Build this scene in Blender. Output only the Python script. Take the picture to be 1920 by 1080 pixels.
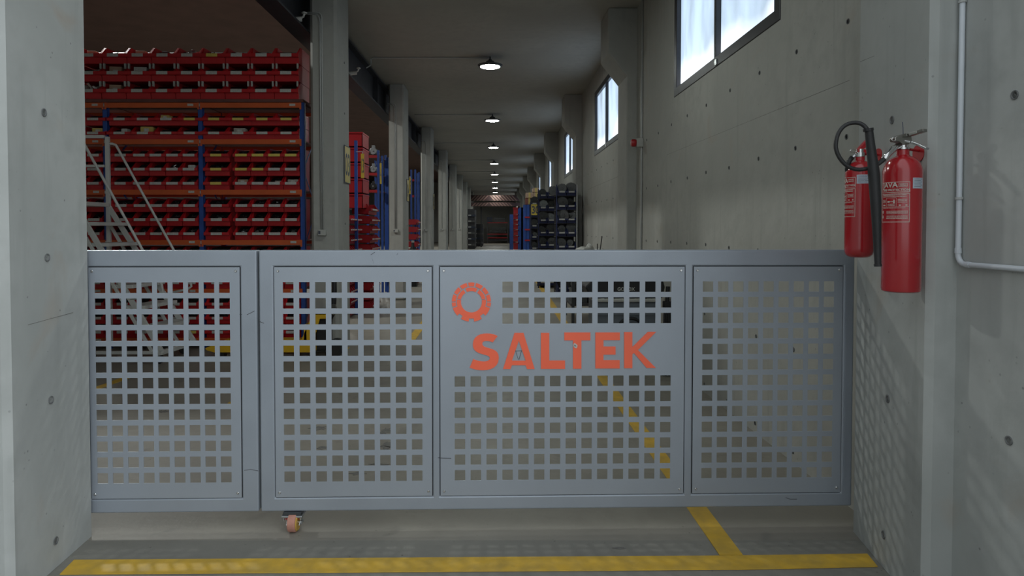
import bpy, bmesh, math, random
from mathutils import Vector, Matrix
random.seed(7)
for o in list(bpy.data.objects): bpy.data.objects.remove(o, do_unlink=True)
SC = bpy.context.scene
COL = SC.collection
PI = math.pi
# ------------------------------------------------------------------ camera, world, exposure
F = 1200.0; CX = 931.5; CY = 457.3; TH = math.atan(29.3/F); H = 1.3
cam = bpy.data.cameras.new('camera'); camo = bpy.data.objects.new('camera', cam); COL.objects.link(camo)
cam.sensor_width = 36; cam.lens = 36*F/1920
cam.shift_x = (960-CX)/1920; cam.shift_y = (CY-540)/1920
cam.clip_start = .05; cam.clip_end = 300
camo.location = (0, 0, H); camo.rotation_euler = (PI/2-TH, 0, 0)
SC.camera = camo
SC.view_settings.view_transform = 'Standard'; SC.view_settings.look = 'None'
SC.view_settings.gamma = 1; SC.view_settings.use_curve_mapping = False
SC.view_settings.exposure = 0.2
W = bpy.data.worlds.new('overcast_sky'); SC.world = W; W.use_nodes = True
bg = W.node_tree.nodes['Background']; bg.inputs[0].default_value = (.88, .95, 1.0, 1); bg.inputs[1].default_value = .95
# soft daylight falling in from the yard behind the camera
sun = bpy.data.lights.new('yard_daylight', 'SUN'); sun.energy = .95; sun.angle = math.radians(60); sun.color = (.9, .96, 1)
suno = bpy.data.objects.new('yard_daylight', sun); COL.objects.link(suno)
suno.rotation_euler = (math.radians(60), 0, math.radians(42))
EMIT_LAMP = 85.0; WIN_EMIT = 1.15; HALL_W = 160

def ray(px, py):
    r = Vector((px-CX, 0, 0)); c, s = math.cos(TH), math.sin(TH)
    return Vector((px-CX, F*c+(CY-py)*s, -F*s+(CY-py)*c))
def at(px, py, Y):
    d = ray(px, py); return Vector((0, 0, H))+d*(Y/d.y)
def floor_pt(px, py):
    d = ray(px, py); return Vector((0, 0, H))+d*(-H/d.z)

# ------------------------------------------------------------------ materials
def mat(name, col, rough=.6, metal=0, noise=0, nscale=8, bump=0, bscale=60, spec=.5, col2=None, emit=0, coat=0):
    m = bpy.data.materials.new(name); m.use_nodes = True; nt = m.node_tree
    b = nt.nodes['Principled BSDF']
    b.inputs['Base Color'].default_value = (*col, 1); b.inputs['Roughness'].default_value = rough
    b.inputs['Metallic'].default_value = metal; b.inputs['Specular IOR Level'].default_value = spec
    if coat: b.inputs['Coat Weight'].default_value = coat; b.inputs['Coat Roughness'].default_value = .15
    tc = nt.nodes.new('ShaderNodeTexCoord')
    if noise or col2:
        n = nt.nodes.new('ShaderNodeTexNoise'); n.inputs['Scale'].default_value = nscale; n.inputs['Detail'].default_value = 6
        nt.links.new(tc.outputs['Object'], n.inputs['Vector'])
        mx = nt.nodes.new('ShaderNodeMix'); mx.data_type = 'RGBA'
        c2 = col2 or tuple(c*(1-noise) for c in col)
        mx.inputs[6].default_value = (*col, 1); mx.inputs[7].default_value = (*c2, 1)
        rp = nt.nodes.new('ShaderNodeValToRGB'); rp.color_ramp.elements[0].position = .35; rp.color_ramp.elements[1].position = .7
        nt.links.new(n.outputs['Fac'], rp.inputs[0]); nt.links.new(rp.outputs[0], mx.inputs[0])
        nt.links.new(mx.outputs[2], b.inputs['Base Color'])
    if bump:
        n2 = nt.nodes.new('ShaderNodeTexNoise'); n2.inputs['Scale'].default_value = bscale; n2.inputs['Detail'].default_value = 4
        nt.links.new(tc.outputs['Object'], n2.inputs['Vector'])
        bp = nt.nodes.new('ShaderNodeBump'); bp.inputs['Strength'].default_value = bump; bp.inputs['Distance'].default_value = .004
        nt.links.new(n2.outputs['Fac'], bp.inputs['Height']); nt.links.new(bp.outputs[0], b.inputs['Normal'])
    if emit:
        b.inputs['Emission Color'].default_value = (*col, 1); b.inputs['Emission Strength'].default_value = emit
    return m

def concrete(name, base, dark, pits=.5, stain=None, wspace=True, streak=True, rough=.75):
    m = bpy.data.materials.new(name); m.use_nodes = True; nt = m.node_tree; L = nt.links.new
    b = nt.nodes['Principled BSDF']; b.inputs['Roughness'].default_value = rough; b.inputs['Specular IOR Level'].default_value = .35
    g = nt.nodes.new('ShaderNodeNewGeometry'); P = g.outputs['Position']
    def noise(scale, detail=5, vec=None, dist=0):
        n = nt.nodes.new('ShaderNodeTexNoise'); n.inputs['Scale'].default_value = scale; n.inputs['Detail'].default_value = detail
        n.inputs['Distortion'].default_value = dist
        L(vec or P, n.inputs['Vector']); return n.outputs['Fac']
    def ramp(f, a, c, ca=(0, 0, 0, 1), cb=(1, 1, 1, 1)):
        r = nt.nodes.new('ShaderNodeValToRGB'); r.color_ramp.elements[0].position = a; r.color_ramp.elements[1].position = c
        r.color_ramp.elements[0].color = ca; r.color_ramp.elements[1].color = cb; L(f, r.inputs[0]); return r.outputs[0]
    def mixc(f, A, B, mode='MIX'):
        x = nt.nodes.new('ShaderNodeMix'); x.data_type = 'RGBA'; x.blend_type = mode
        if hasattr(f, 'links') or not isinstance(f, float): L(f, x.inputs[0])
        else: x.inputs[0].default_value = f
        for i, c in ((6, A), (7, B)):
            if isinstance(c, tuple): x.inputs[i].default_value = (*c, 1)
            else: L(c, x.inputs[i])
        return x.outputs[2]
    c = mixc(ramp(noise(1.1, 6, dist=.6), .38, .66), base, dark)
    c = mixc(ramp(noise(9, 5), .45, .75), c, tuple((x+y)/2*.93 for x, y in zip(base, dark)))
    if streak:
        mp = nt.nodes.new('ShaderNodeMapping'); mp.inputs['Scale'].default_value = (9, 9, .7); L(P, mp.inputs['Vector'])
        c = mixc(ramp(noise(1.6, 6, mp.outputs[0]), .56, .78), c, tuple(x*.94 for x in dark))
    if stain:
        c = mixc(ramp(noise(2.3, 4, dist=1.2), .62, .8), c, stain)
    # air-bubble pits
    v = nt.nodes.new('ShaderNodeTexVoronoi'); v.inputs['Scale'].default_value = 24; v.inputs['Randomness'].default_value = 1; L(P, v.inputs['Vector'])
    pit = ramp(v.outputs['Distance'], .07, .12, (1, 1, 1, 1), (0, 0, 0, 1))
    gate_ = ramp(noise(14, 2), .52, .62)
    mm = nt.nodes.new('ShaderNodeMath'); mm.operation = 'MULTIPLY'; L(pit, mm.inputs[0]); L(gate_, mm.inputs[1])
    m2 = nt.nodes.new('ShaderNodeMath'); m2.operation = 'MULTIPLY'; L(mm.outputs[0], m2.inputs[0]); m2.inputs[1].default_value = pits
    c = mixc(m2.outputs[0], c, tuple(x*.25 for x in dark))
    L(c, b.inputs['Base Color'])
    bp = nt.nodes.new('ShaderNodeBump'); bp.inputs['Strength'].default_value = .25; bp.inputs['Distance'].default_value = .006
    L(noise(26, 5), bp.inputs['Height']); L(bp.outputs[0], b.inputs['Normal'])
    return m

M = {}
M['conc_wall'] = concrete('cast_concrete', (.44, .44, .405), (.37, .37, .34), stain=(.39, .355, .305))
M['conc_pillar'] = concrete('cast_concrete_pillar', (.44, .455, .44), (.36, .375, .36), stain=(.38, .345, .30))
M['conc_col'] = concrete('column_concrete', (.40, .40, .37), (.35, .35, .325), pits=.3)
M['conc_ceil'] = concrete('ceiling_concrete', (.40, .385, .345), (.35, .335, .30), pits=.1, streak=False)
M['floor'] = concrete('power_floated_floor', (.275, .257, .218), (.215, .20, .172), pits=.5, stain=(.115, .112, .104), streak=False, rough=.5)
M['apron'] = concrete('apron_concrete', (.235, .226, .196), (.185, .179, .158), pits=.6, stain=(.14, .137, .123), streak=False, rough=.6)
M['plug'] = mat('tie_plug_grey', (.20, .205, .205), .8, noise=.5, nscale=40)
M['hall_roof'] = mat('brown_roof_sheet', (.22, .135, .115), .7, noise=.2, nscale=2)
M['hall_wall'] = mat('hall_wall', (.18, .14, .13), .8, noise=.2, nscale=2)
M['gate'] = mat('silver_grey_paint', (.33, .365, .412), .38, .3, noise=.12, nscale=3, bump=.08, bscale=300)
M['gatep'] = mat('silver_grey_sheet', (.35, .385, .432), .36, .3, noise=.1, nscale=2.5, bump=.08, bscale=300)
M['orange_logo'] = mat('orange_acrylic', (.95, .15, .07), .35, noise=.04)
M['dark_gap'] = mat('dark_ledge', (.02, .02, .022), .8, noise=.2)
M['scratch'] = mat('scratch_mark', (.06, .06, .065), .6, noise=.3)
M['yellow_line'] = mat('yellow_floor_paint', (.62, .38, .035), .55, noise=.0, nscale=14, col2=(.46, .30, .05), bump=.2)
M['red_bin'] = mat('red_plastic', (.50, .012, .018), .38, noise=.12, nscale=5)
M['red_bin2'] = mat('red_plastic_end', (.42, .012, .018), .42, noise=.12, nscale=5)
M['blue_bin'] = mat('blue_plastic', (.012, .020, .09), .45, noise=.2, nscale=5)
M['tag_white'] = mat('paper_tag', (.55, .55, .52), .6, noise=.25, nscale=60)
M['tag_yellow'] = mat('yellow_tag', (.70, .55, .12), .6, noise=.15, nscale=60)
M['beam'] = mat('orange_beam', (.62, .11, .025), .45, noise=.15, nscale=5)
M['blue_post'] = mat('blue_upright', (.025, .085, .36), .4, noise=.2, nscale=10)
M['deck'] = mat('shelf_board', (.16, .06, .05), .8, noise=.3)
M['silver'] = mat('zinc', (.55, .56, .57), .3, .9, noise=.15, nscale=30)
M['chrome'] = mat('chrome', (.66, .66, .65), .18, 1, noise=.05)
M['bronze'] = mat('worn_nickel_handle', (.33, .32, .29), .3, .9, noise=.2, nscale=30)
M['ladder'] = mat('ladder_grey_paint', (.62, .63, .61), .45, noise=.1)
M['ext_red'] = mat('extinguisher_red', (.40, .012, .018), .22, noise=.08, nscale=6, coat=.6)
M['hook_red'] = mat('red_bracket', (.42, .015, .02), .4, noise=.1)
M['print'] = mat('label_print', (.62, .56, .50), .5, noise=.2, nscale=200)
M['sticker'] = mat('pale_blue_sticker', (.48, .54, .62), .5, noise=.15, nscale=100)
M['ink'] = mat('ink', (.08, .09, .12), .6, noise=.2)
M['black_rubber'] = mat('black_rubber', (.018, .018, .019), .5, noise=.3, nscale=20, bump=.2, bscale=200)
M['pvc'] = mat('white_conduit', (.58, .62, .66), .4, noise=.1, nscale=3)
M['pvc_grey'] = mat('grey_conduit', (.45, .46, .45), .5, noise=.1, nscale=3)
M['win_frame'] = mat('dark_window_frame', (.045, .045, .05), .4, .3, noise=.3, nscale=10)
M['steel_beam'] = mat('crane_beam_steel', (.035, .036, .045), .6, .2, noise=.3, nscale=6)
M['lamp_body'] = mat('lamp_dark_metal', (.07, .075, .08), .45, .5, noise=.2)
M['cam_white'] = mat('camera_white', (.55, .55, .52), .5, noise=.1)
M['sign_yellow'] = mat('yellow_sign', (.66, .50, .07), .35, noise=.15, nscale=12)
M['wheel'] = mat('caster_polyurethane', (.50, .24, .18), .55, noise=.2, nscale=40)
M['wheel_y'] = mat('caster_yellow_rim', (.55, .33, .06), .5, noise=.2)
M['jack'] = mat('pallet_truck_yellow', (.75, .44, .02), .35, noise=.1)
M['card'] = mat('cardboard', (.40, .27, .19), .8, noise=.15)
M['card_y'] = mat('yellow_carton', (.55, .42, .12), .7, noise=.15)
M['card_r'] = mat('red_brown_carton', (.20, .07, .055), .8, noise=.2)
M['bag'] = mat('clear_bag', (.42, .38, .34), .3, noise=.35, nscale=30)
M['white_stuff'] = mat('white_plastic_bag', (.52, .52, .48), .5, noise=.25, nscale=20)
M['parts'] = mat('steel_parts', (.30, .30, .29), .35, .6, noise=.5, nscale=40)
M['gear'] = mat('dull_cast_steel', (.085, .09, .092), .55, .4, noise=.35, nscale=20)
M['gear_l'] = mat('pale_steel', (.36, .39, .40), .45, .4, noise=.3, nscale=20)
M['black'] = mat('black_case', (.014, .014, .016), .55, noise=.3)
M['cart'] = mat('grey_blue_cart', (.13, .15, .17), .5, noise=.15)
M['tray'] = mat('pale_tray', (.45, .45, .42), .5, noise=.1)
M['hz_dark'] = mat('dark_red_girder', (.045, .02, .02), .6, noise=.2)
M['hz_pale'] = mat('pale_stripe', (.22, .13, .105), .6, noise=.1)
M['farshelf'] = mat('far_shelf_dark', (.055, .055, .06), .7, noise=.3)
M['far_goods'] = mat('far_goods', (.10, .10, .10), .7, noise=.4, nscale=12)
M['navy'] = mat('navy_crate', (.03, .04, .07), .6, noise=.3)
lm = bpy.data.materials.new('lamp_diffuser'); lm.use_nodes = True
e = lm.node_tree.nodes['Principled BSDF']; e.inputs['Base Color'].default_value = (.9, .9, .9, 1)
e.inputs['Emission Color'].default_value = (.93, 1, .95, 1); e.inputs['Emission Strength'].default_value = EMIT_LAMP
M['lamp_glow'] = lm
# frosted panes lit by the day outside
wm = bpy.data.materials.new('frosted_pane'); wm.use_nodes = True; nt = wm.node_tree; L = nt.links.new
b = nt.nodes['Principled BSDF']; b.inputs['Base Color'].default_value = (.5, .55, .6, 1); b.inputs['Roughness'].default_value = .35
g = nt.nodes.new('ShaderNodeNewGeometry')
mp = nt.nodes.new('ShaderNodeMapping'); mp.inputs['Scale'].default_value = (1, 2.6, .8); L(g.outputs['Position'], mp.inputs['Vector'])
n = nt.nodes.new('ShaderNodeTexNoise'); n.inputs['Scale'].default_value = 1.6; n.inputs['Detail'].default_value = 5; L(mp.outputs[0], n.inputs['Vector'])
rp = nt.nodes.new('ShaderNodeValToRGB'); rp.color_ramp.elements[0].position = .34; rp.color_ramp.elements[1].position = .66
rp.color_ramp.elements[0].color = (.30, .38, .48, 1); rp.color_ramp.elements[1].color = (.50, .66, .86, 1)
L(n.outputs['Fac'], rp.inputs[0])
n2 = nt.nodes.new('ShaderNodeTexNoise'); n2.inputs['Scale'].default_value = 1.1; n2.inputs['Detail'].default_value = 3; L(g.outputs['Position'], n2.inputs['Vector'])
sx = nt.nodes.new('ShaderNodeSeparateXYZ'); L(g.outputs['Position'], sx.inputs[0])
ma = nt.nodes.new('ShaderNodeMath'); ma.operation = 'MULTIPLY_ADD'; L(n2.outputs['Fac'], ma.inputs[0]); ma.inputs[1].default_value = .8; L(sx.outputs['Z'], ma.inputs[2])
r2 = nt.nodes.new('ShaderNodeMapRange'); r2.inputs[1].default_value = 3.22; r2.inputs[2].default_value = 3.0; L(ma.outputs[0], r2.inputs[0])
mx = nt.nodes.new('ShaderNodeMix'); mx.data_type = 'RGBA'; L(r2.outputs[0], mx.inputs[0]); L(rp.outputs[0], mx.inputs[6]); mx.inputs[7].default_value = (.98, 1.05, 1.12, 1)
L(mx.outputs[2], b.inputs['Emission Color']); b.inputs['Emission Strength'].default_value = WIN_EMIT
M['pane'] = wm

# ------------------------------------------------------------------ mesh helpers
class MB:
    def __init__(s, xf=None): s.v = []; s.f = []; s.xf = xf
    def add(s, vs, fs):
        n = len(s.v); s.v += [Vector(v) for v in vs]; s.f += [tuple(i+n for i in f) for f in fs]; return s
    def box(s, x0, x1, y0, y1, z0, z1):
        return s.add([(x, y, z) for z in (z0, z1) for y in (y0, y1) for x in (x0, x1)],
                     [(0, 2, 3, 1), (4, 5, 7, 6), (0, 1, 5, 4), (2, 6, 7, 3), (0, 4, 6, 2), (1, 3, 7, 5)])
    def bar(s, p, q, w, h=None, up=(0, 0, 1)):
        p = Vector(p); q = Vector(q); h = h or w; d = (q-p).normalized(); u = Vector(up)
        if abs(d.dot(u)) > .98: u = Vector((0, 1, 0))
        a = d.cross(u).normalized(); c = a.cross(d).normalized()
        vs = [e_+a*i*w/2+c*j*h/2 for e_ in (p, q) for j in (-1, 1) for i in (-1, 1)]
        return s.add(vs, [(0, 2, 3, 1), (4, 5, 7, 6), (0, 1, 5, 4), (2, 6, 7, 3), (0, 4, 6, 2), (1, 3, 7, 5)])
    def tube(s, pts, r, n=8, cap=True):
        pts = [Vector(p) for p in pts]; rs = r if isinstance(r, (list, tuple)) else [r]*len(pts)
        rings = []; prev = None
        for i, p in enumerate(pts):
            d = (pts[min(i+1, len(pts)-1)]-pts[max(i-1, 0)]).normalized()
            u = prev if prev is not None else (Vector((0, 0, 1)) if abs(d.z) < .9 else Vector((0, 1, 0)))
            a = (u-d*u.dot(d)).normalized(); prev = a; c = d.cross(a)
            rings.append([p+(a*math.cos(2*PI*k/n)+c*math.sin(2*PI*k/n))*rs[i] for k in range(n)])
        vs = [v for rg in rings for v in rg]; fs = []
        for i in range(len(rings)-1):
            for k in range(n):
                fs.append((i*n+k, i*n+(k+1) % n, (i+1)*n+(k+1) % n, (i+1)*n+k))
        if cap: fs += [tuple(range(n))[::-1], tuple((len(rings)-1)*n+k for k in range(n))]
        return s.add(vs, fs)
    def lathe(s, prof, c=(0, 0, 0), n=24, axis='z'):
        c = Vector(c); vs = []; fs = []; m = len(prof)
        for r, h in prof:
            for k in range(n):
                a = 2*PI*k/n; x, y = r*math.cos(a), r*math.sin(a)
                vs.append(c+(Vector((x, y, h)) if axis == 'z' else Vector((h, x, y)) if axis == 'x' else Vector((y, h, x))))
        for i in range(m-1):
            for k in range(n): fs.append((i*n+k, i*n+(k+1) % n, (i+1)*n+(k+1) % n, (i+1)*n+k))
        if prof[0][0] > 1e-6: fs.append(tuple(range(n))[::-1])
        if prof[-1][0] > 1e-6: fs.append(tuple((m-1)*n+k for k in range(n)))
        return s.add(vs, fs)
    def prism(s, poly, w0, w1, f):
        """poly of (a,b); f(a,b,w)->xyz"""
        n = len(poly); vs = [f(a, b_, w0) for a, b_ in poly]+[f(a, b_, w1) for a, b_ in poly]
        fs = [tuple(range(n)), tuple(range(2*n-1, n-1, -1))]+[(i, i+n, (i+1) % n+n, (i+1) % n) for i in range(n)]
        return s.add(vs, fs)
    def plate(s, xs, zs, solid, w0, w1, f):
        idx = {}
        vs = []; fs = []
        def V(i, j, k):
            if (i, j, k) not in idx: idx[(i, j, k)] = len(vs); vs.append(f(xs[i], zs[j], (w0, w1)[k]))
            return idx[(i, j, k)]
        nx, nz = len(xs)-1, len(zs)-1
        S = lambda i, j: 0 <= i < nx and 0 <= j < nz and solid(i, j)
        for i in range(nx):
            for j in range(nz):
                if not S(i, j): continue
                fs.append((V(i, j, 0), V(i+1, j, 0), V(i+1, j+1, 0), V(i, j+1, 0)))
                fs.append((V(i, j, 1), V(i, j+1, 1), V(i+1, j+1, 1), V(i+1, j, 1)))
                if not S(i-1, j): fs.append((V(i, j, 0), V(i, j+1, 0), V(i, j+1, 1), V(i, j, 1)))
                if not S(i+1, j): fs.append((V(i+1, j, 0), V(i+1, j, 1), V(i+1, j+1, 1), V(i+1, j+1, 0)))
                if not S(i, j-1): fs.append((V(i, j, 0), V(i, j, 1), V(i+1, j, 1), V(i+1, j, 0)))
                if not S(i, j+1): fs.append((V(i, j+1, 0), V(i+1, j+1, 0), V(i+1, j+1, 1), V(i, j+1, 1)))
        return s.add(vs, fs)
    def build(s, name, m, parent=None, smooth=False, loc=None, bevel=0, seg=2, fix=True):
        me = bpy.data.meshes.new(name)
        vs = [s.xf(v) for v in s.v] if s.xf else s.v
        vs = [Vector(v) for v in vs]
        off = Vector((0, 0, 0)); p = parent
        while p is not None: off += p.location; p = p.parent
        if loc is not None: off = off+(Vector(loc)-off)
        elif parent is None:
            lo = Vector([min(v[i] for v in vs) for i in range(3)]); hi = Vector([max(v[i] for v in vs) for i in range(3)])
            off = Vector(((lo.x+hi.x)/2, (lo.y+hi.y)/2, lo.z))
        me.from_pydata([v-off for v in vs], [], s.f)
        bm = bmesh.new(); bm.from_mesh(me)
        if fix: bmesh.ops.recalc_face_normals(bm, faces=bm.faces)
        bm.to_mesh(me); bm.free()
        me.materials.append(m if not isinstance(m, str) else M[m])
        o = bpy.data.objects.new(name, me); COL.objects.link(o)
        if parent is not None:
            o.parent = parent
            if loc is not None:
                po = Vector((0, 0, 0)); p = parent
                while p is not None: po += p.location; p = p.parent
                o.location = off-po
        else: o.location = off
        if smooth:
            for pl in me.polygons: pl.use_smooth = True
            if smooth == 'auto':
                sm = me
                try: sm.set_sharp_from_angle(angle=math.radians(38))
                except Exception: pass
        if bevel:
            bv = o.modifiers.new('bevel', 'BEVEL'); bv.width = bevel; bv.segments = seg; bv.limit_method = 'ANGLE'; bv.angle_limit = math.radians(40)
        return o
def tag(o, label=None, cat=None, group=None, kind=None):
    if label: o['label'] = label
    if cat: o['category'] = cat
    if group: o['group'] = group
    if kind: o['kind'] = kind
    return o
def empty(name, loc, label=None, cat=None, group=None):
    o = bpy.data.objects.new(name, None); COL.objects.link(o); o.location = loc; o.empty_display_size = .05
    return tag(o, label, cat, group)
def kids(o): return [c for c in COL.objects if c.parent == o]
def copy_tree(o, ch, loc, label=None, rz=0):
    c = o.copy(); COL.objects.link(c); c.location = loc
    if rz: c.rotation_euler = (0, 0, rz)
    if label: c['label'] = label
    for k in ch:
        d = k.copy(); COL.objects.link(d); d.parent = c
    return c
def inst(me_obj, name, parent, loc, rot=None, m=None):
    o = bpy.data.objects.new(name, me_obj.data); COL.objects.link(o); o.parent = parent; o.location = loc
    if rot: o.rotation_euler = rot
    return o
def struct(o): o['kind'] = 'structure'; return o
def text_geo(txt, size, bold=0.0, align='CENTER'):
    cu = bpy.data.curves.new('t', 'FONT'); cu.body = txt; cu.size = size; cu.align_x = align; cu.offset = bold; cu.resolution_u = 3
    o = bpy.data.objects.new('t', cu); COL.objects.link(o)
    dg = bpy.context.evaluated_depsgraph_get(); dg.update()
    me = o.evaluated_get(dg).to_mesh()
    vs = [tuple(v.co) for v in me.vertices]; fs = [tuple(p.vertices) for p in me.polygons]
    o.evaluated_get(dg).to_mesh_clear(); bpy.data.objects.remove(o); bpy.data.curves.remove(cu)
    return vs, fs
ORD = ['first', 'second', 'third', 'fourth', 'fifth', 'sixth', 'seventh', 'eighth', 'ninth', 'tenth', 'eleventh', 'twelfth']

# ------------------------------------------------------------------ setting: floor, walls, ceiling
XR = 1.645; S = 4.84; ZC = 3.88
pl = lambda a, b_, w: (a, b_, w)
struct(MB().box(-14, 2.4, 2.64, 64, -.12, 0).build('floor', 'floor'))
struct(MB().box(-14, 2.4, -7, 2.64, -.12, -.001).build('floor_apron', 'apron'))
# right wall with window openings (plate in y,z)
wy = [(3.74+S*k, 5.96+S*k) for k in range(10)]; WZ0, WZ1 = 2.51, 3.57
ys = sorted([2.7, 64]+[y for a in wy for y in a]); zs = [0, WZ0, WZ1, 4.4]
wr = struct(MB().plate(ys, zs, lambda i, j: not (j == 1 and any(abs(ys[i]-a) < 1e-6 for a, _ in wy)), XR, XR+.22,
       lambda a, b_, w: (w, a, b_)).build('wall_right', 'conc_wall'))
struct(MB().box(-2.02, XR+.22, 2.66, 64, ZC, ZC+.2).build('ceiling', 'conc_ceil'))
struct(MB().box(-14, XR+.2, 60, 60.3, 0, 6).build('wall_back', 'conc_col'))
struct(MB().box(-14, -2.02, 2.66, 64, 5.6, 5.8).build('ceiling_hall', 'hall_roof'))
struct(MB().box(-14.2, -14, 2.4, 64, 0, 6).build('wall_left', 'hall_wall'))
struct(MB().box(-14, -2.25, 2.3, 2.66, 0, 6).build('wall_front', 'conc_pillar'))
struct(MB().box(-2.25, 2.4, 2.2, 2.66, 3.05, 6).build('trim_1', 'conc_pillar'))   # unseen lintel, set low to shade the ceiling and haunches
struct(MB().box(-2.12, -2.02, 2.66, 64, ZC, 5.8).build('wall_clerestory', 'hall_wall'))
# pillars at the opening
pillR = [(1.455, 2.12), (1.435, 2.14), (1.529, 2.713), (1.60, 2.76), (1.95, 2.76), (1.95, 2.12)]
wpr = struct(MB().prism(pillR, 0, 4.4, lambda a, b_, w: (a, b_, w)).build('wall_pillar_right', 'conc_pillar'))
wnr = struct(MB().box(1.526, 1.95, .8, 2.12, 0, 4.4).build('wall_near_right', 'conc_pillar'))
struct(MB().box(-2.9, -2.6, -4, 2.17, 0, 4.4).build('wall_shade_left', 'conc_pillar'))  # added unseen wall, keeps sky light off the right pillar
pillL = [(-1.668, 2.19), (-1.71, 2.67), (-2.25, 2.67), (-2.25, 2.17), (-1.69, 2.17)]
wpl = struct(MB().prism(pillL, 0, 4.4, lambda a, b_, w: (a, b_, w)).build('wall_pillar_left', 'conc_pillar'))
# tie holes left by the formwork
th0 = MB(); th0.lathe([(.0155, 0), (.0155, .003), (.012, .003), (.010, -.001), (.004, -.001), (.0001, .001)], n=14)
def tie(parent, p, nrm, sc=1.0, first=[None]):
    nrm = Vector(nrm).normalized(); q = nrm.to_track_quat('Z', 'Y')
    if first[0] is None:
        o = th0.build('tie_hole', 'plug', loc=(0, 0, 0)); o.parent = parent; first[0] = o
    else:
        o = bpy.data.objects.new('tie_hole', first[0].data); COL.objects.link(o); o.parent = parent
    o.location = Vector(p)-parent.location; o.rotation_euler = q.to_euler(); o.scale = (sc, sc, sc)
for k in range(30):
    y = 3.03+.503*k
    for z in (.07, .62, 1.17, 1.73, 2.27):
        if z < 1 and k > 14: continue
        if k > 17 and z < 1.2: continue
        tie(wr, (XR, y+random.uniform(-.01, .01), z+random.uniform(-.012, .012)), (-1, 0, 0), .85)
for i, (px, py) in enumerate([(82, 211), (88, 483), (95, 750), (104, 1014)]):
    d = ray(px, py); a = Vector((-1.668, 2.19, 0)); t_ = Vector((-1.71, 2.67, 0))-a; nn = Vector((t_.y, -t_.x, 0)).normalized()
    s_ = (a-Vector((0, 0, H))).dot(nn)/d.dot(nn); tie(wpl, Vector((0, 0, H))+d*s_, nn)
nR = Vector((-(2.713-2.14), (1.529-1.435), 0)).normalized()
for px, py in [(1673, 225), (1665, 748), (1657, 1003), (1587, 262)]:
    d = ray(px, py); a = Vector((1.435, 2.14, 0))
    if px < 1600: continue
    s_ = (a-Vector((0, 0, H))).dot(nR)/d.dot(nR); tie(wpr, Vector((0, 0, H))+d*s_, nR)
for px, py in [(1903, 178), (1892, 826)]:
    d = ray(px, py); s_ = 1.526/d.x; tie(wnr, Vector((0, 0, H))+d*s_, (-1, 0, 0), .9)

# shutter-joint lines left in the concrete
M['joint'] = mat('joint_line', (.20, .195, .175), .9, noise=.4, nscale=30)
def joint(par, a, c, z0, z1, nrm, h=.0015):
    n_ = Vector(nrm).normalized()*.0006; a = Vector(a); c = Vector(c)
    vs = []
    for k in (1, -2):
        vs += [Vector((a.x, a.y, z0-h/2))+n_*k, Vector((c.x, c.y, z1-h/2))+n_*k, Vector((c.x, c.y, z1+h/2))+n_*k, Vector((a.x, a.y, z0+h/2))+n_*k]
    mb = MB(); mb.add(vs, [(0, 1, 2, 3), (7, 6, 5, 4), (0, 4, 5, 1), (1, 5, 6, 2), (2, 6, 7, 3), (3, 7, 4, 0)]); mb.build('joint_line', 'joint', par)
joint(wr, (XR, 3.0, 0), (XR, 6.2, 0), 1.99, 2.01, (-1, 0, 0)); joint(wr, (XR, 8.2, 0), (XR, 11.6, 0), 2.0, 2.0, (-1, 0, 0), .003)
joint(wpr, (1.45, 2.22, 0), (1.5286, 2.71, 0), 1.955, 2.0, nR)
joint(wpl, (-1.676, 2.28, 0), (-1.70, 2.56, 0), .955, .962, (1, .08, 0))

# windows
for k in range(9):
    y0, y1 = wy[k]; ym = (y0+y1)/2
    w = struct(empty('window_%d' % (k+1), (XR, ym, WZ0))); r = .08
    MB().plate([y0, y0+r, ym-.02, ym+.02, y1-r, y1], [WZ0, WZ0+.075, WZ1-r, WZ1],
               lambda i, j: not (j == 1 and i in (1, 3)), XR-.006, XR+.06, lambda a, b_, c: (c, a, b_)).build('window_frame', 'win_frame', w, bevel=.004)
    for a, c in ((y0+r, ym-.02), (ym+.02, y1-r)):
        MB().box(XR+.035, XR+.042, a, c, WZ0+.07, WZ1-r).build('pane', 'pane', w)
    MB().box(XR-.014, XR-.004, ym-.06, ym-.02, WZ0+.01, WZ0+.05).build('window_catch', 'silver', w)

# right wall columns with haunches, left columns
Pxy = lambda a, b_, w: (a, b_, w)
for k in range(9):
    y0 = 7.55+S*k
    prof = [(1.525, 0), (1.525, 3.08), (1.306, 3.36), (1.306, ZC), (XR+.01, ZC), (XR+.01, 0)]
    struct(MB().prism(prof, y0, y0+.55, lambda a, b_, w: (a, w, b_)).build('trim_%d' % (20+k), 'conc_col', bevel=.015))
cols = []
for k in range(9):
    y0 = 6.68+S*k
    c = struct(MB().box(-1.94, -1.66, y0, y0+.56, 0, ZC+.02).build('trim_%d' % (40+k), 'conc_col', bevel=.03, seg=1)); cols.append(c)
    if k < 4:
        for z in (.75, 1.35, 2.05, 2.55, 3.1):
            if k > 1 and z in (.75, 3.1): continue
            tie(c, (-1.66, y0+.33, z), (1, 0, 0), .8)
# crane girder running behind the left columns
cb = MB(); cb.box(-2.07, -2.05, 3.2, 58, 3.36, 3.80); cb.box(-2.16, -1.965, 3.2, 58, 3.34, 3.362); cb.box(-2.16, -1.965, 3.2, 58, 3.80, 3.822)
g0 = tag(cb.build('crane_girder', 'steel_beam'), 'long dark steel girder running behind the row of left columns', 'girder')
rb = MB(); rb.box(-2.10, -2.02, 3.2, 58, 3.822, 3.855); rb.build('rail', 'steel_beam', g0)
sb_ = MB()
for k in range(22): sb_.box(-2.15, -1.97, 3.4+2.42*k, 3.415+2.42*k, 3.362, 3.80)
sb_.build('stiffener', 'steel_beam', g0)['kind'] = 'stuff'

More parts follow.
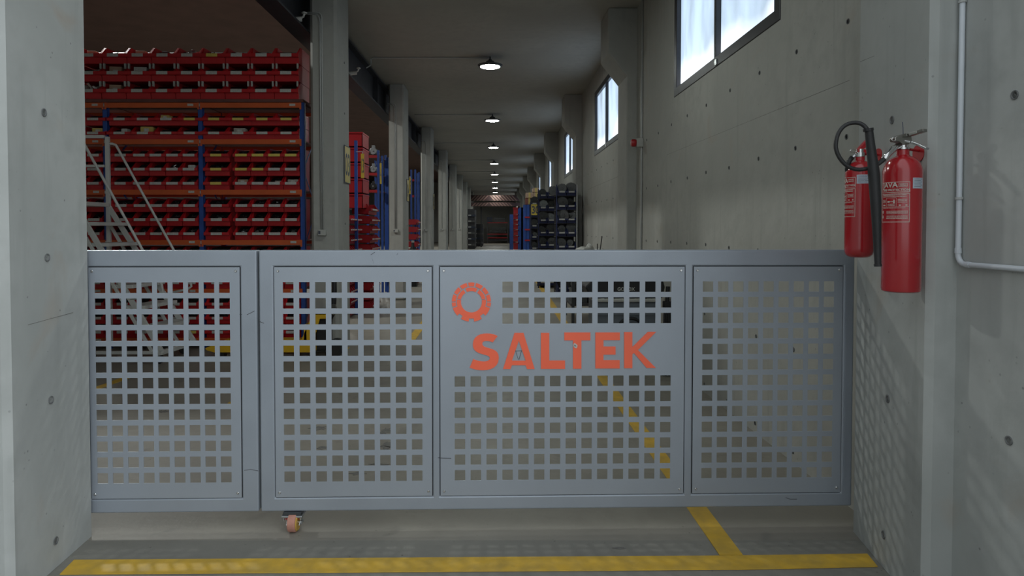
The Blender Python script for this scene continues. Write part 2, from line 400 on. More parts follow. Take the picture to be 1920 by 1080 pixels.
# ------------------------------------------------------------------ yellow floor markings
def stripe(name, poly, label):
    mb = MB(); mb.prism(poly, .0004, .003, Pxy)
    return tag(mb.build(name, 'yellow_line'), label, 'floor marking')
fp = lambda x, y: tuple(floor_pt(x, y)[:2])
stripe('floor_stripe', [(-1.655, 2.475), (-1.64, 2.37), (.95, 2.405), (1.462, 2.425), (1.478, 2.522), (.93, 2.508)],
       'yellow stripe painted across the opening in front of the gate')
stripe('floor_stripe', [(.885, 2.512), (.978, 2.512), (.965, 6), (.985, 10), (1.04, 17), (.95, 17), (.885, 10), (.875, 6)],
       'long yellow stripe running under the gate along the corridor, right of centre')
stripe('floor_stripe', [(-1.05, 7.2), (-.95, 7.2), (-.95, 12.4), (-1.05, 12.4)], 'yellow stripe seen through the gate beside the left columns')
stripe('floor_stripe', [fp(168, 730), fp(186, 730), fp(246, 708), fp(232, 707)], 'short yellow stripe seen through the left gate panel near the ladder')
stripe('floor_stripe', [fp(418, 764), fp(438, 764), fp(446, 755), fp(430, 754)], 'small yellow mark seen low in the left gate panel, near its right edge')
stripe('floor_stripe', [fp(606, 676), fp(624, 676), fp(672, 640), fp(660, 640)][:2]+[(-1.60, 6.95), (-1.655, 6.95), (-1.655, 6.67), (-1.72, 6.67)],
       'yellow stripe at the foot of the nearest left column')

def floor_mark(px, py, rx, ry, seed, label):
    rnd = random.Random(seed); c = floor_pt(px, py); e1 = floor_pt(px+rx, py); ex = (e1-c).length; ey = abs(floor_pt(px, py-ry).y-c.y)
    poly = [(c.x+ex*math.cos(t)*rnd.uniform(.35, 1.1), c.y+ey*math.sin(t)*rnd.uniform(.35, 1.1)) for t in [2*PI*k/15 for k in range(15)]]
    tag(MB().prism(poly, .0003, .0016, Pxy).build('floor_mark', 'grime'), label, 'floor stain')
M['grime'] = mat('tyre_grime', (.10, .10, .098), .7, noise=.0, nscale=30, col2=(.19, .18, .16))
for i, q in enumerate(((598, 803, 20, 5, 'dark smear on the floor, left in the second gate panel'), (606, 840, 14, 4, 'small dark smear below the left smear in the second gate panel'), (723, 808, 12, 10, 'dark round floor stain, right in the second gate panel'),
                       (727, 836, 16, 9, 'dark floor stain below the round one, second gate panel'), (712, 871, 26, 3, 'thin dark floor streak under the two stains, second gate panel'), (672, 888, 20, 4, 'pale dark streak at the bottom of the second gate panel'),
                       (303, 772, 14, 3, 'short dark scratch on the floor behind the left gate panel'), (1162, 1028, 14, 2, 'small dark spot on the floor in front of the gate'))):
    floor_mark(*q[:4], 40+i, q[4])

# ------------------------------------------------------------------ sliding gate
gx0 = -1.72; sl = .073/3.26
gd = Vector((1, sl, 0)).normalized(); gn = Vector((gd.y, -gd.x, 0))   # gn faces the camera
GO = Vector((0, 2.69+1.72*sl, 0))
def G(u, z, w): return GO+gd*u+Vector((0, 0, z))+gn*w
def ghit(px, py):
    d = ray(px, py); s_ = (GO-Vector((0, 0, H))).dot(gn)/d.dot(gn); p = Vector((0, 0, H))+d*s_
    return (p-GO).dot(gd), p.z
U = lambda px, py=715: ghit(px, py)[0]
ZT = ghit(885, 469)[1]; ZB = ghit(485, 959.5)[1]
PT = 14.6
def gate_leaf(name, label, u0, u1, panels, extra=None):
    root = empty(name, G((u0+u1)/2, 0, 0), label, 'gate')
    zt_p = ghit(900, 500.5)[1]; zb_p = ghit(900, 929)[1]
    xs = [u0]; gapx = .003
    for a, c in panels: xs += [a-gapx, c+gapx]
    xs.append(u1)
    zs_ = [ZB, zb_p-gapx, zt_p+gapx, ZT]
    MB().plate(xs, zs_, lambda i, j: not (j == 1 and i % 2 == 1), 0, -.052, G).build('frame', 'gate', root, bevel=.006, seg=3)
    lip = MB()
    for a, c in panels:
        lip.plate([a-.004, a+.011, c-.011, c+.004], [zb_p-.004, zb_p+.03, zt_p-.03, zt_p+.004], lambda i, j: not (i == 1 and j == 1), -.008, -.02, G)
    lip.build('panel_ledge', 'dark_gap', root)  # near-black ledge behind the gap round each panel
    return root, zb_p, zt_p
scr = None
def screw(root, u, z):
    p = G(u, z, .0)
    mb = MB(); mb.lathe([(.0055, 0), (.0055, .0015), (.004, .003), (.0022, .003), (.0018, .001)], n=10)
    o = mb.build('screw', 'chrome', loc=(0, 0, 0)); o.parent = root
    o.location = p-root.location; o.rotation_euler = gn.to_track_quat('Z', 'Y').to_euler(); o.scale = (1, 1, 1)
def panel(root, u0, u1, zb, zt, ucs, zcs, hole, mask=lambda i, j: True, name='perforated_panel'):
    xs = [u0]; zs_ = [zb]
    for c in ucs: xs += [c-hole/2, c+hole/2]
    for c in sorted(zcs): zs_ += [c-hole/2, c+hole/2]
    xs.append(u1); zs_.append(zt); nr = len(zcs)
    sol = lambda i, j: not (i % 2 == 1 and j % 2 == 1 and mask((i-1)//2, nr-1-(j-1)//2))
    o = MB().plate(xs, zs_, sol, -.001, -.004, G).build(name, 'gatep', root)
    for u in (u0+.016, u1-.016):
        for z in (zb+.02, zt-.016): screw(root, u, z)
    return o
lin = lambda a, c, n: [a+(c-a)*i/(n-1) for i in range(n)]
z1 = ghit(900, 538.3)[1]; z13 = ghit(700, 892.8)[1]; rows = lin(z1, z13, 13)
HS = .0450
uL0, uL1 = -1.80, U(483.0); uR0, uR1 = U(487.2), 1.548
pL = (U(168), U(451)); p2 = (U(515.5), U(810)); p3 = (U(825.5), U(1282.5)); p4 = (U(1299.5), U(1578))
gl, zb_p, zt_p = gate_leaf('sliding_gate', 'narrow silver-grey perforated gate leaf standing against the left pillar', uL0, uL1, [pL])
panel(gl, *pL, zb_p, zt_p, lin(U(189.6), U(422.3), 9), rows, HS)
gr, zb_p, zt_p = gate_leaf('sliding_gate', 'wide silver-grey perforated gate leaf with orange lettering and gear emblem', uR0, uR1, [p2, p3, p4])
panel(gr, *p2, zb_p, zt_p, lin(U(541.5), U(781.8), 9), rows, HS)
c3 = lin(U(862.3), U(1248), 14)
panel(gr, *p3, zb_p, zt_p, c3, rows, HS, lambda i, j: j >= 6 or (j <= 2 and i >= 3))
panel(gr, *p4, zb_p, zt_p, lin(U(1326.3), U(1552.5), 9), rows, HS)
# closing profile beside the right-hand panel
MB(lambda v: G(v.x, v.z, v.y)).box(U(1583), U(1586), 0, .003, zb_p+.03, zt_p-.03).build('edge_strip', 'gate', gr)
# lettering: polygons measured in a 3.918x enlarged crop whose corner is (810,460)
def cp(x, y):
    u, z = ghit(810+x/3.9184, 460+y/3.9184); return (u, z)
Gf = lambda a, b_, w: G(a, b_, w)
def letter(polys, name='letter'):
    mb = MB()
    for p in polys: mb.prism([cp(*q) for q in p], .0028, -.002, Gf)
    return mb.build(name, 'orange_logo', gr)
# S as a ribbon along two arcs
def ribbon(pts, w):
    out = []; inn = []
    for i, p in enumerate(pts):
        a = Vector(pts[max(i-1, 0)]); c = Vector(pts[min(i+1, len(pts)-1)]); d = (c-a).normalized(); nn = Vector((-d.y, d.x))
        out.append(Vector(p)+nn*w/2); inn.append(Vector(p)-nn*w/2)
    return [[tuple(out[i]), tuple(out[i+1]), tuple(inn[i+1]), tuple(inn[i])] for i in range(len(pts)-1)]
def bez(ps, n=10):
    o = []
    for s_ in range(0, len(ps)-1, 3):
        a, b_, c, d = [Vector(q) for q in ps[s_:s_+4]]
        for i in range(n):
            t = i/n; o.append(tuple(a*(1-t)**3+b_*3*t*(1-t)**2+c*3*t*t*(1-t)+d*t**3))
    o.append(ps[-1]); return o
so = bez([(482, 667), (450, 640), (300, 625), (300, 728), (300, 815), (425, 790), (425, 828), (425, 862), (350, 858), (303, 835)])
si = bez([(446, 712), (420, 698), (369, 695), (369, 722), (369, 768), (491, 738), (491, 825), (491, 940), (330, 925), (277, 897)])
letter([[so[i], so[i+1], si[i+1], si[i]] for i in range(len(so)-1)])
letter([[(606, 643), (638, 643), (638, 700), (587, 847), (587, 880), (576, 908), (522, 908)],
        [(638, 643), (672, 643), (754, 908), (698, 908), (688, 880), (688, 847), (638, 700)],
        [(587, 847), (688, 847), (688, 880), (587, 880)]])
letter([[(800, 643), (861, 643), (861, 846), (977, 846), (977, 907), (800, 907)]])
letter([[(972, 640), (1163, 640), (1163, 698), (1097, 698), (1097, 906), (1036, 906), (1036, 698), (972, 698)]])
letter([[(1200, 640), (1379, 640), (1379, 697), (1259, 697), (1259, 743), (1348, 743), (1348, 802), (1259, 802), (1259, 843), (1378, 843), (1378, 904), (1200, 904)]])
letter([[(1411, 637), (1471, 637), (1471, 748), (1471, 902), (1411, 902)], [(1471, 748), (1586, 635), (1646, 635), (1512, 768), (1644, 900), (1576, 900), (1483, 790), (1471, 800)]])
scr_ = MB()
for a, c in (((614, 772), (634, 838)), ((658, 772), (640, 838)), ((612, 776), (662, 773))):
    scr_.prism([cp(a[0]-1.2, a[1]), cp(a[0]+1.2, a[1]+1.5), cp(c[0]+1.2, c[1]+1.5), cp(c[0]-1.2, c[1])], .0012, -.001, Gf)
scr_.build('cut_line', 'scratch', gr)
# gear emblem
gc = (883.9, 566.1)
def gp(r, a): return ghit(gc[0]+r*math.cos(a), gc[1]-r*math.sin(a))
def arc(r0, r1, a0, a1, n=6):
    A = [math.radians(a0+(a1-a0)*i/n) for i in range(n+1)]
    mb = MB()
    for i in range(n):
        mb.prism([gp(r0, A[i]), gp(r1, A[i]), gp(r1, A[i+1]), gp(r0, A[i+1])], .0028, -.002, Gf)
    return mb
for a0, a1 in ((-14.5, -2), (1.5, 23), (27.5, 49), (54, 76), (80.5, 99.5), (104, 126), (131, 152.5), (157, 178.5), (182, 194.5)):
    arc(29.3, 36.6, a0, a1, 4).build('emblem_brick', 'orange_logo', gr)
for a0, a1 in ((13, 57), (66, 114), (123, 167)):
    arc(20.3, 27.2, a0, a1, 7).build('emblem_brick', 'orange_logo', gr)
mb = arc(19.7, 27.4, 170, 370, 30)
mb.f += []
for m2_ in (arc(27.2, 31, 198, 342, 22), arc(31, 36.6, 198, 224, 5), arc(31, 36.9, 238, 262, 5), arc(31, 36.9, 278, 302, 5), arc(31, 36.6, 316, 342, 5)):
    mb.add(m2_.v, m2_.f)
mb.build('emblem_gear', 'orange_logo', gr)
st = MB(); st.prism([cp(*q) for q in [(1040, 722), (1046, 716), (1058, 724), (1068, 732), (1066, 748), (1058, 756), (1044, 748), (1036, 738)]], .0045, .002, Gf)
o = st.build('sticker', 'tag_white', gr); o['label'] = 'torn white sticker on the letter T'
st = MB(); st.prism([cp(*q) for q in [(1043, 730), (1050, 732), (1060, 740), (1048, 741)]], .0052, .0044, Gf)
st.build('sticker_print', 'ink', o)
# scuffs in the paint of the gate
def scuff(root, pts, r=.9):
    mb = MB()
    for (a, c), (d, e_) in zip(pts, pts[1:]):
        mb.prism([ghit(a, c-r*.6), ghit(d, e_-r*.6), ghit(d, e_+r*.6), ghit(a, c+r*.6)], .0007, -.001, Gf)
    mb.build('scuff', 'scratch', root)
scuff(gl, [(463, 590), (470, 587), (477, 583)]); scuff(gr, [(486, 602), (490, 604.5), (495, 606)])
scuff(gr, [(821, 858), (830, 859), (846, 859.5)], .8); scuff(gr, [(1473, 933), (1482, 936), (1494, 936)], .8)
scuff(gr, [(695, 478), (701, 474), (703, 473)]); scuff(gr, [(744, 478), (746, 475)]); scuff(gl, [(458, 882), (470, 880), (484, 883)], .7)
scuff(gr, [(697, 483), (701, 494)], .5); scuff(gl, [(449, 589), (454, 590)], .6)
# caster
cpz = ghit(552, 960)[1]; pc = G(U(549, 985), 0, -.03)
cr = empty('caster_wheel', (pc.x, pc.y, 0), 'swivel caster with worn pink-brown tyre under the gate', 'caster')
x, y = pc.x, pc.y; wr_ = .041
MB().box(x-.038, x+.038, y-.04, y+.04, ZB-.014, ZB-.001).build('base_plate', 'lamp_body', cr, bevel=.002)
MB().box(x-.044, x+.044, y-.045, y+.045, ZB-.023, ZB-.014).build('top_plate', 'silver', cr, bevel=.002)
MB().lathe([(.030, 0), (.033, .008), (.026, .012)], (x, y, ZB-.040), 20).build('swivel_ring', 'silver', cr, smooth='auto')
o = MB().box(x-.028, x+.028, y-.036, y-.034, ZB-.033, ZB-.023).build('label_band', 'hook_red', cr); o['label'] = 'red band of the caster'
for dx in (-.036, .036):
    MB().lathe([(.005, 0), (.005, .012), (.002, .014)], (x+dx, y-.038, ZB-.034), 8).build('bolt', 'chrome', cr)
wx = x+.004
tw = MB(); tw.lathe([(.020, -.019), (wr_-.003, -.019), (wr_, -.014), (wr_, .012), (wr_-.003, .015), (.02, .015)], (wx, y-.024, wr_), 28, 'x'); tw.build('wheel', 'wheel', cr, smooth='auto')
tw = MB(); tw.lathe([(.018, .015), (wr_-.004, .0155), (wr_-.008, .02), (.018, .02)], (wx, y-.024, wr_), 24, 'x'); tw.build('wheel_rim', 'wheel_y', cr, smooth='auto')
fk = MB()
for dx in (-.026, .028):
    fk.prism([(y-.03, ZB-.04), (y+.026, ZB-.04), (y+.006, wr_+.01), (y-.024, wr_-.012), (y-.044, wr_-.006)], wx+dx-.0015, wx+dx+.0015, lambda a, b_, w: (w, a, b_))
fk.build('fork', 'silver', cr)
MB().tube([(wx-.03, y-.024, wr_), (wx+.034, y-.024, wr_)], .006, 8).build('axle', 'chrome', cr)
MB().box(wx+.030, wx+.036, y-.03, y-.005, wr_-.005, ZB-.045).build('brake_lever', 'silver', cr)

# ------------------------------------------------------------------ fire extinguishers
def cyl_text(c, R, z, txt, size, ang, bold=.0, ext=.0012, align='CENTER'):
    vs, fs = text_geo(txt, size, bold, align); out = []
    for a, b_, _ in vs:
        t = ang+a/R; out.append((c[0]+(R+ext)*math.cos(t), c[1]+(R+ext)*math.sin(t), z+b_))
    return out, fs
def cyl_patch(mb, c, R, z0, z1, a0, a1, ext=.0008, n=6):
    vs = []; fs = []
    for i in range(n+1):
        t = a0+(a1-a0)*i/n
        for z in (z0, z1): vs.append((c[0]+(R+ext)*math.cos(t), c[1]+(R+ext)*math.sin(t), z))
    for i in range(n): fs.append((2*i, 2*i+2, 2*i+3, 2*i+1))
    mb.add(vs, fs)
def frame_patch(mb, c, R, z0, z1, a0, a1, w=.0016, ext=.001):
    cyl_patch(mb, c, R, z1-w, z1, a0, a1, ext); cyl_patch(mb, c, R, z0, z0+w, a0, a1, ext)
    cyl_patch(mb, c, R, z0, z1, a0, a0+w/R, ext, 1); cyl_patch(mb, c, R, z0, z1, a1-w/R, a1, ext, 1)
def ext_label(root, c, R, ztop, width, height, ang):
    """printed label, centre angle ang, seen from the camera"""
    hw = width/2/R; mb = MB(); h1 = height*.26
    frame_patch(mb, c, R, ztop-h1, ztop, ang-hw, ang+hw); frame_patch(mb, c, R, ztop-height, ztop-h1-.004, ang-hw, ang+hw)
    for t, sz, dz, da, bo in (('JAVA', width*.25, -h1*.50, -.14*width/R, .0006), ('FIRE PROTECTION.', width*.108, -h1*.86, .05*width/R, .0003)):
        v, f = cyl_text(c, R, ztop+dz, t, sz, ang+da, bo); mb.add(v, f)
    frame_patch(mb, c, R, ztop-h1*.46, ztop-h1*.16, ang+.16*width/R, ang+.42*width/R, .0008)
    rnd = random.Random(3)
    def lines(z0, z1, a0, a1, n, fill=.5):
        for i in range(n):
            z = z1-(z1-z0)*(i+.5)/n; hh = (z1-z0)/n*fill; a = a0
            while a < a1-.01:
                wd = min(rnd.uniform(.015, .05), a1-a); cyl_patch(mb, c, R, z-hh/2, z+hh/2, a, a+wd, n=1); a += wd+.012
    z2 = ztop-h1-.004
    lines(ztop-h1*.44, ztop-h1*.18, ang+.19*width/R, ang+.40*width/R, 2)
    lines(z2-height*.09, z2-height*.015, ang-hw*.85, ang+hw*.8, 2)
    zb0, zb1 = z2-height*.33, z2-height*.10
    for q in (-.5, .18):
        cyl_patch(mb, c, R, zb0, zb1, ang+q*hw, ang+q*hw+.0008/R, n=1)
    cyl_patch(mb, c, R, zb1-.0007, zb1, ang-hw*.5, ang+hw*.18); cyl_patch(mb, c, R, zb0, zb0+.0007, ang-hw*.95, ang+hw*.95)
    lines(zb0+height*.10, zb1-height*.04, ang-hw*.88, ang-hw*.58, 3); lines(zb0+height*.02, zb0+height*.09, ang-hw*.4, ang+hw*.1, 2)
    lines(zb0+height*.10, zb1-height*.03, ang+hw*.28, ang+hw*.85, 3)
    cyl_patch(mb, c, R, zb0+height*.11, zb0+height*.15, ang-hw*.42, ang-hw*.25, n=1); cyl_patch(mb, c, R, zb0+height*.13, zb0+height*.142, ang-hw*.25, ang, n=1)
    cyl_patch(mb, c, R, zb0+height*.09, zb0+height*.18, ang, ang+hw*.1, n=1)
    cyl_patch(mb, c, R, zb0+height*.03, zb0+height*.06, ang-hw*.85, ang-hw*.6, n=1); cyl_patch(mb, c, R, zb0+height*.03, zb0+height*.055, ang+hw*.35, ang+hw*.85, n=1)
    lines(zb0-height*.04, zb0-height*.01, ang-hw*.85, ang+hw*.75, 1)
    for q in (.09, .21):
        cyl_patch(mb, c, R, zb0-height*(q+.07), zb0-height*q, ang-hw*.92, ang-hw*.8, n=1)
        lines(zb0-height*(q+.09), zb0-height*q, ang-hw*.5, ang+hw*.88, 3)
    mb.build('printed_label', 'print', root, fix=False)
def sticker(root, c, R, z0, z1, a0, a1):
    mb = MB(); cyl_patch(mb, c, R, z0, z1, a0, a1, .0008); o = mb.build('inspection_sticker', 'sticker', root, fix=False)
    mb = MB()
    for i in range(6): cyl_patch(mb, c, R, z1-(z1-z0)*(.14+.14*i), z1-(z1-z0)*(.11+.14*i), a0+.1*(a1-a0), a0+(.9 if i % 2 == 0 else .7)*(a1-a0), .0012, 3)
    mb.build('sticker_lines', 'ink', o, fix=False)
def extinguisher(name, label, c, R, zb, zs, zn):
    """zb bottom, zs shoulder start, zn neck top"""
    e = empty(name, (c[0], c[1], zb), label, 'fire extinguisher'); dz = zn-zs; rn = R*.32
    prof = [(R*.86, 0), (R*.97, .004), (R, .012), (R, zs-zb)] if R > .055 else [(R*.55, 0), (R*.78, .004), (R*.92, .012), (R*.985, .024), (R, .036), (R, zs-zb)]
    for i in range(1, 9):
        t = i/8*PI/2*.93; prof.append((rn+(R-rn)*math.cos(t), zs-zb+dz*.72*math.sin(t)))
    prof += [(rn, zs-zb+dz*.78), (rn, zn-zb), (rn*.8, zn-zb+.002)]
    mb = MB(); mb.lathe(prof, (c[0], c[1], zb), 48); mb.build('cylinder', 'ext_red', e, smooth='auto')
    return e
camang = lambda c: math.atan2(-c[1], -c[0])   # direction from body to the camera in plan
# large
c1 = (1.363, 2.155); R1 = .0585; zb1 = at(1690, 549, 2.12).z; zs1 = at(1690, 326, 2.155).z; zn1 = at(1690, 281, 2.155).z
E1 = extinguisher('fire_extinguisher', 'large red fire extinguisher with chrome squeeze handle, hung beside the white conduit', c1, R1, zb1, zs1, zn1)
def A(px, c, R):     # surface angle of a cylinder at a picture column
    d = Vector((px-CX, F)).normalized(); cc_ = Vector(c); t = d.dot(cc_); h2 = (cc_-d*t).length; h2 = min(h2, R*.985)
    q = math.sqrt(R*R-h2*h2); side_ = 1 if (d.x*cc_.y-d.y*cc_.x) > 0 else -1
    return camang(c)+side_*math.asin(h2/R)*1.0
aL, aR = A(1654.5, c1, R1), A(1704.5, c1, R1)
zt = at(1680, 340, 2.09).z; zbm = at(1680, 416.5, 2.09).z
ext_label(E1, c1, R1, zt, (aR-aL)*R1, zt-zbm, (aL+aR)/2)
sticker(E1, c1, R1, at(1719, 354, 2.12).z, at(1719, 334, 2.12).z, A(1709.5, c1, R1), A(1727.5, c1, R1))
v, f = cyl_text(c1, R1*.93, at(1705, 313, 2.11).z, 'CO2 EXT', .013, A(1705, c1, R1), .0004, .001)
# valve of the large one; local picture-plane frame at the body's depth
def V1(px, py, dy=0): return at(px, py, c1[1]+dy)
zv0 = zn1; cv = Vector((c1[0], c1[1], 0))
MB().lathe([(.021, 0), (.021, .005), (.016, .007), (.0155, .020), (.017, .022), (.016, .026)], (c1[0], c1[1], zn1+.001), 20).build('valve_collar', 'chrome', E1, smooth='auto')
hb = MB()
hb.prism([tuple(V1(*q)[i] for i in (0, 2)) for q in [(1671, 259), (1675, 256), (1694, 251), (1703, 257), (1704, 266), (1698, 272), (1688, 273), (1680, 267), (1672, 266)]], c1[1]-.019, c1[1]+.012, lambda a, b_, w: (a, w, b_))
hb.build('valve_body', 'bronze', E1, bevel=.003)
lev = MB()
P = [V1(*q) for q in [(1690, 256, -.005), (1705, 253, -.03), (1722, 248, -.05), (1735, 244, -.07)]]
for a, c in zip(P, P[1:]): lev.bar(a, c, .022, .010)
lev.build('top_lever', 'bronze', E1, bevel=.002)
lev = MB(); P = [V1(*q) for q in [(1694, 264, -.005), (1710, 267, -.03), (1725, 272, -.05), (1739, 279, -.07)]]
for a, c in zip(P, P[1:]): lev.bar(a, c, .022, .008)
lev.build('lower_handle', 'chrome', E1, bevel=.002)
MB().tube([V1(1693.5, 254), V1(1693, 240), V1(1692, 229)], .0014, 6).build('safety_pin', 'ink', E1)
MB().tube([V1(1686, 270), V1(1692, 262), V1(1699, 268)], .0012, 6).build('seal_wire', 'chrome', E1)
rg = MB(); cc = V1(1675, 261, -.014); rg.tube([cc+Vector((.006*math.cos(t*PI/8), -.002, .006*math.sin(t*PI/8))) for t in range(17)], .0012, 6, cap=False); rg.build('pin_ring', 'chrome', E1)
# hose: fitting, loop, horn
MB().tube([V1(1686, 273, -.01), V1(1675, 279, -.025), V1(1667, 288, -.035), V1(1657, 299, -.05)], [.010, .011, .009, .009], 12).build('hose_fitting', 'chrome', E1, smooth=True)
yy = c1[1]-.075
lp = bez([(1659, 297), (1648, 309), (1633, 317), (1612, 318), (1583, 319), (1566, 288), (1567, 272), (1568, 246), (1582, 230), (1603, 230), (1614, 230), (1621, 235), (1626, 243)], 10)
MB().tube([at(px, py, yy+.03*math.sin(i/len(lp)*PI)-.01) for i, (px, py) in enumerate(lp)], .0066, 12).build('hose', 'black_rubber', E1, smooth=True)
hp = [(1629, 243), (1632, 270), (1636, 300), (1638.5, 325), (1642, 380), (1644.5, 440), (1646, 498)]
hn = MB(); hn.tube([at(px, py, yy-.012) for px, py in hp], [.0125, .0135, .0150, .0175, .0160, .0125, .0098], 16); hn.build('discharge_horn', 'black_rubber', E1, smooth='auto')
MB().tube([at(1627.8, 241, yy-.012), at(1628.4, 246, yy-.012)], .0155, 14).build('horn_collar', 'black_rubber', E1)
MB().tube([at(1645.9, 495, yy-.012), at(1646.1, 499.5, yy-.012)], .0118, 14).build('horn_mouth', 'black_rubber', E1)
# wall bracket of the large one
wallx = lambda Y: 1.435+(Y-2.14)*(1.529-1.435)/(2.713-2.14)
bk = MB(); yb = 2.19; pz = at(1722, 287, yb).z
bk.lathe([(.030, 0), (.030, .003), (.0265, .005)], (wallx(yb)-.0062, yb, pz), 20, 'x')
br = tag(bk.build('extinguisher_bracket', 'hook_red'), 'red round wall bracket holding the large extinguisher by its neck', 'bracket')
MB().tube([(wallx(yb)-.004, yb, pz+.008), (c1[0]+.0225, c1[1], pz+.008)], .0045, 8).build('arm', 'hook_red', br)
# small
c2 = (1.415, 2.50); R2 = .0515; zb2 = at(1611, 484, 2.44).z; zs2 = at(1611, 322, 2.47).z; zn2 = at(1611, 293, 2.47).z
E2 = extinguisher('fire_extinguisher', 'smaller red fire extinguisher with red handle, half hidden behind the black horn', c2, R2, zb2, zs2, zn2)
zt = at(1590, 330, 2.42).z; zbm = at(1590, 406, 2.42).z; aL, aR = camang(c2)-1.95, A(1603, c2, R2)
ext_label(E2, c2, R2, zt, (aR-aL)*R2, zt-zbm, (aL+aR)/2)
sticker(E2, c2, R2, at(1616, 343, 2.42).z, at(1616, 326, 2.42).z, A(1605, c2, R2), A(1631, c2, R2))
V2 = lambda px, py, dy=0: at(px, py, c2[1]+dy)
MB().lathe([(.017, 0), (.017, .016), (.013, .018), (.013, .030)], (c2[0], c2[1], zn2+.001), 16).build('valve_collar', 'chrome', E2, smooth='auto')
hb = MB(); hb.prism([tuple(V2(*q)[i] for i in (0, 2)) for q in [(1607, 286), (1607, 280), (1616, 270), (1624, 262), (1632, 262), (1628, 270), (1618, 280), (1632, 282), (1632, 288), (1612, 289)]], c2[1]-.010, c2[1]+.010, lambda a, b_, w: (a, w, b_))
hb.build('red_handle', 'hook_red', E2, bevel=.002)
rg = MB(); rg.tube([V2(1600+6*math.cos(t), 283+3*math.sin(t), -.01) for t in [k*PI/8 for k in range(17)]], .0012, 6, cap=False); rg.build('pin_ring', 'chrome', E2)
MB().tube([V2(1609, 290), V2(1602, 292), V2(1597, 297)], .008, 8).build('hose_fitting', 'silver', E2)
MB().tube([V2(1598, 295), V2(1592, 302), V2(1589, 316), V2(1590, 334, .05)], .0095, 10).build('hose', 'black_rubber', E2, smooth=True)
yb = 2.51; pz = at(1620, 290, yb).z
bk = MB(); bk.lathe([(.024, 0), (.024, .003), (.022, .005)], (wallx(yb)-.0062, yb, pz), 18, 'x')
br = tag(bk.build('extinguisher_bracket', 'hook_red'), 'red wall bracket behind the smaller extinguisher, mostly hidden by the horn', 'bracket')
MB().tube([(wallx(yb)-.004, yb, pz), (c2[0]+.019, c2[1], pz)], .004, 8).build('arm', 'hook_red', br)

# ------------------------------------------------------------------ conduits
pr = .0085; px_ = 1.526-pr-.003; Yp = px_*F/(1797-CX)
pts = [Vector((px_, Yp, 4.2)), Vector((px_, Yp, at(1797, 476, Yp).z))]
e0 = at(1797, 476, Yp).z; bz = e0-.033
for i in range(1, 7):
    t = i/6*PI/2; pts.append(Vector((px_, Yp-.033*(1-math.cos(t)), e0-.033*math.sin(t))))
pts.append(Vector((px_, .85, bz-.002)))
cd = MB(); cd.tube(pts, pr, 12); cdo = tag(cd.build('conduit_pipe', 'pvc', smooth=True), 'white conduit pipe bending along the near right wall', 'pipe')
for z in (at(1797, 372, Yp).z, at(1797, 3, Yp).z):
    MB().tube([(px_, Yp, z-.004), (px_, Yp, z+.004)], pr+.003, 12).build('clamp', 'pvc_grey', cdo)
for p, q in (((px_, Yp, e0+.02), (px_, Yp, e0+.002)), ((px_, Yp-.036, bz), (px_, Yp-.056, bz))):
    MB().tube([p, q], pr+.0015, 12).build('coupling', 'pvc', cdo)
# conduit on the inner right wall with alarm
yc = 7.24
o = MB(); o.tube([(XR-.012, yc, 0), (XR-.012, yc, ZC)], .0115, 8)
co = tag(o.build('conduit_pipe', 'pvc_grey', smooth=True), 'thin grey conduit climbing the right wall through the red alarm box', 'pipe')
for z in (.6, 1.2, 1.85, 2.6, 3.3):
    MB().tube([(XR-.012, yc, z-.006), (XR-.012, yc, z+.006)], .016, 8).build('clamp', 'pvc_grey', co)
za = at(1204, 268, yc).z
al = empty('fire_alarm', (XR-.05, yc, za-.05), 'red fire alarm sounder on a small white box, right wall', 'alarm')
MB().box(XR-.075, XR-.001, yc-.035, yc+.035, za-.048, za+.048).build('back_box', 'tray', al, bevel=.004)
o = MB(); o.lathe([(.04, 0), (.043, .01), (.043, .04), (.034, .055)], (0, 0, 0), 18)
q = o.build('sounder', 'hook_red', loc=(0, 0, 0), smooth='auto'); q.parent = al; q.location = (-.027, 0, .05); q.rotation_euler = (0, -PI/2, 0)
# conduits down the left columns
PLC = ['nearest', 'second', 'third', 'fourth', 'fifth', 'sixth', 'seventh', 'eighth']
for k in range(6):
    y0 = 6.68+S*k-.010; xa = -1.81; zt_ = 3.53
    o = MB(); p = [(-1.96, y0, zt_), (xa-.05, y0, zt_)]+[(xa-.05+.05*math.sin(t), y0, zt_-.05+.05*math.cos(t)) for t in (PI/6, PI/3, PI/2)]+[(xa, y0, 1.29)]
    o.tube(p, .0075, 8)
    if k < 2: o.tube([(a+(.018 if i > 1 else 0), b_, c-(.018 if i < 2 else .0)) for i, (a, b_, c) in enumerate(p[:2])]+[(xa-.018, y0, zt_-.07), (xa-.018, y0, 1.29)], .0075, 8)
    c_ = tag(o.build('conduit_pipe', 'pvc_grey', smooth=True), 'grey conduit and outlet box on the front of the %s left column' % PLC[k], 'pipe', 'conduits on the left columns')
    bx = MB().box(xa-.045, xa+.035, y0-.035, y0+.012, 1.225, 1.285).build('outlet_box', 'tray', c_, bevel=.004)
    MB().box(xa-.04, xa-.018, y0-.037, y0-.035, 1.24, 1.272).build('socket', 'ink', bx)

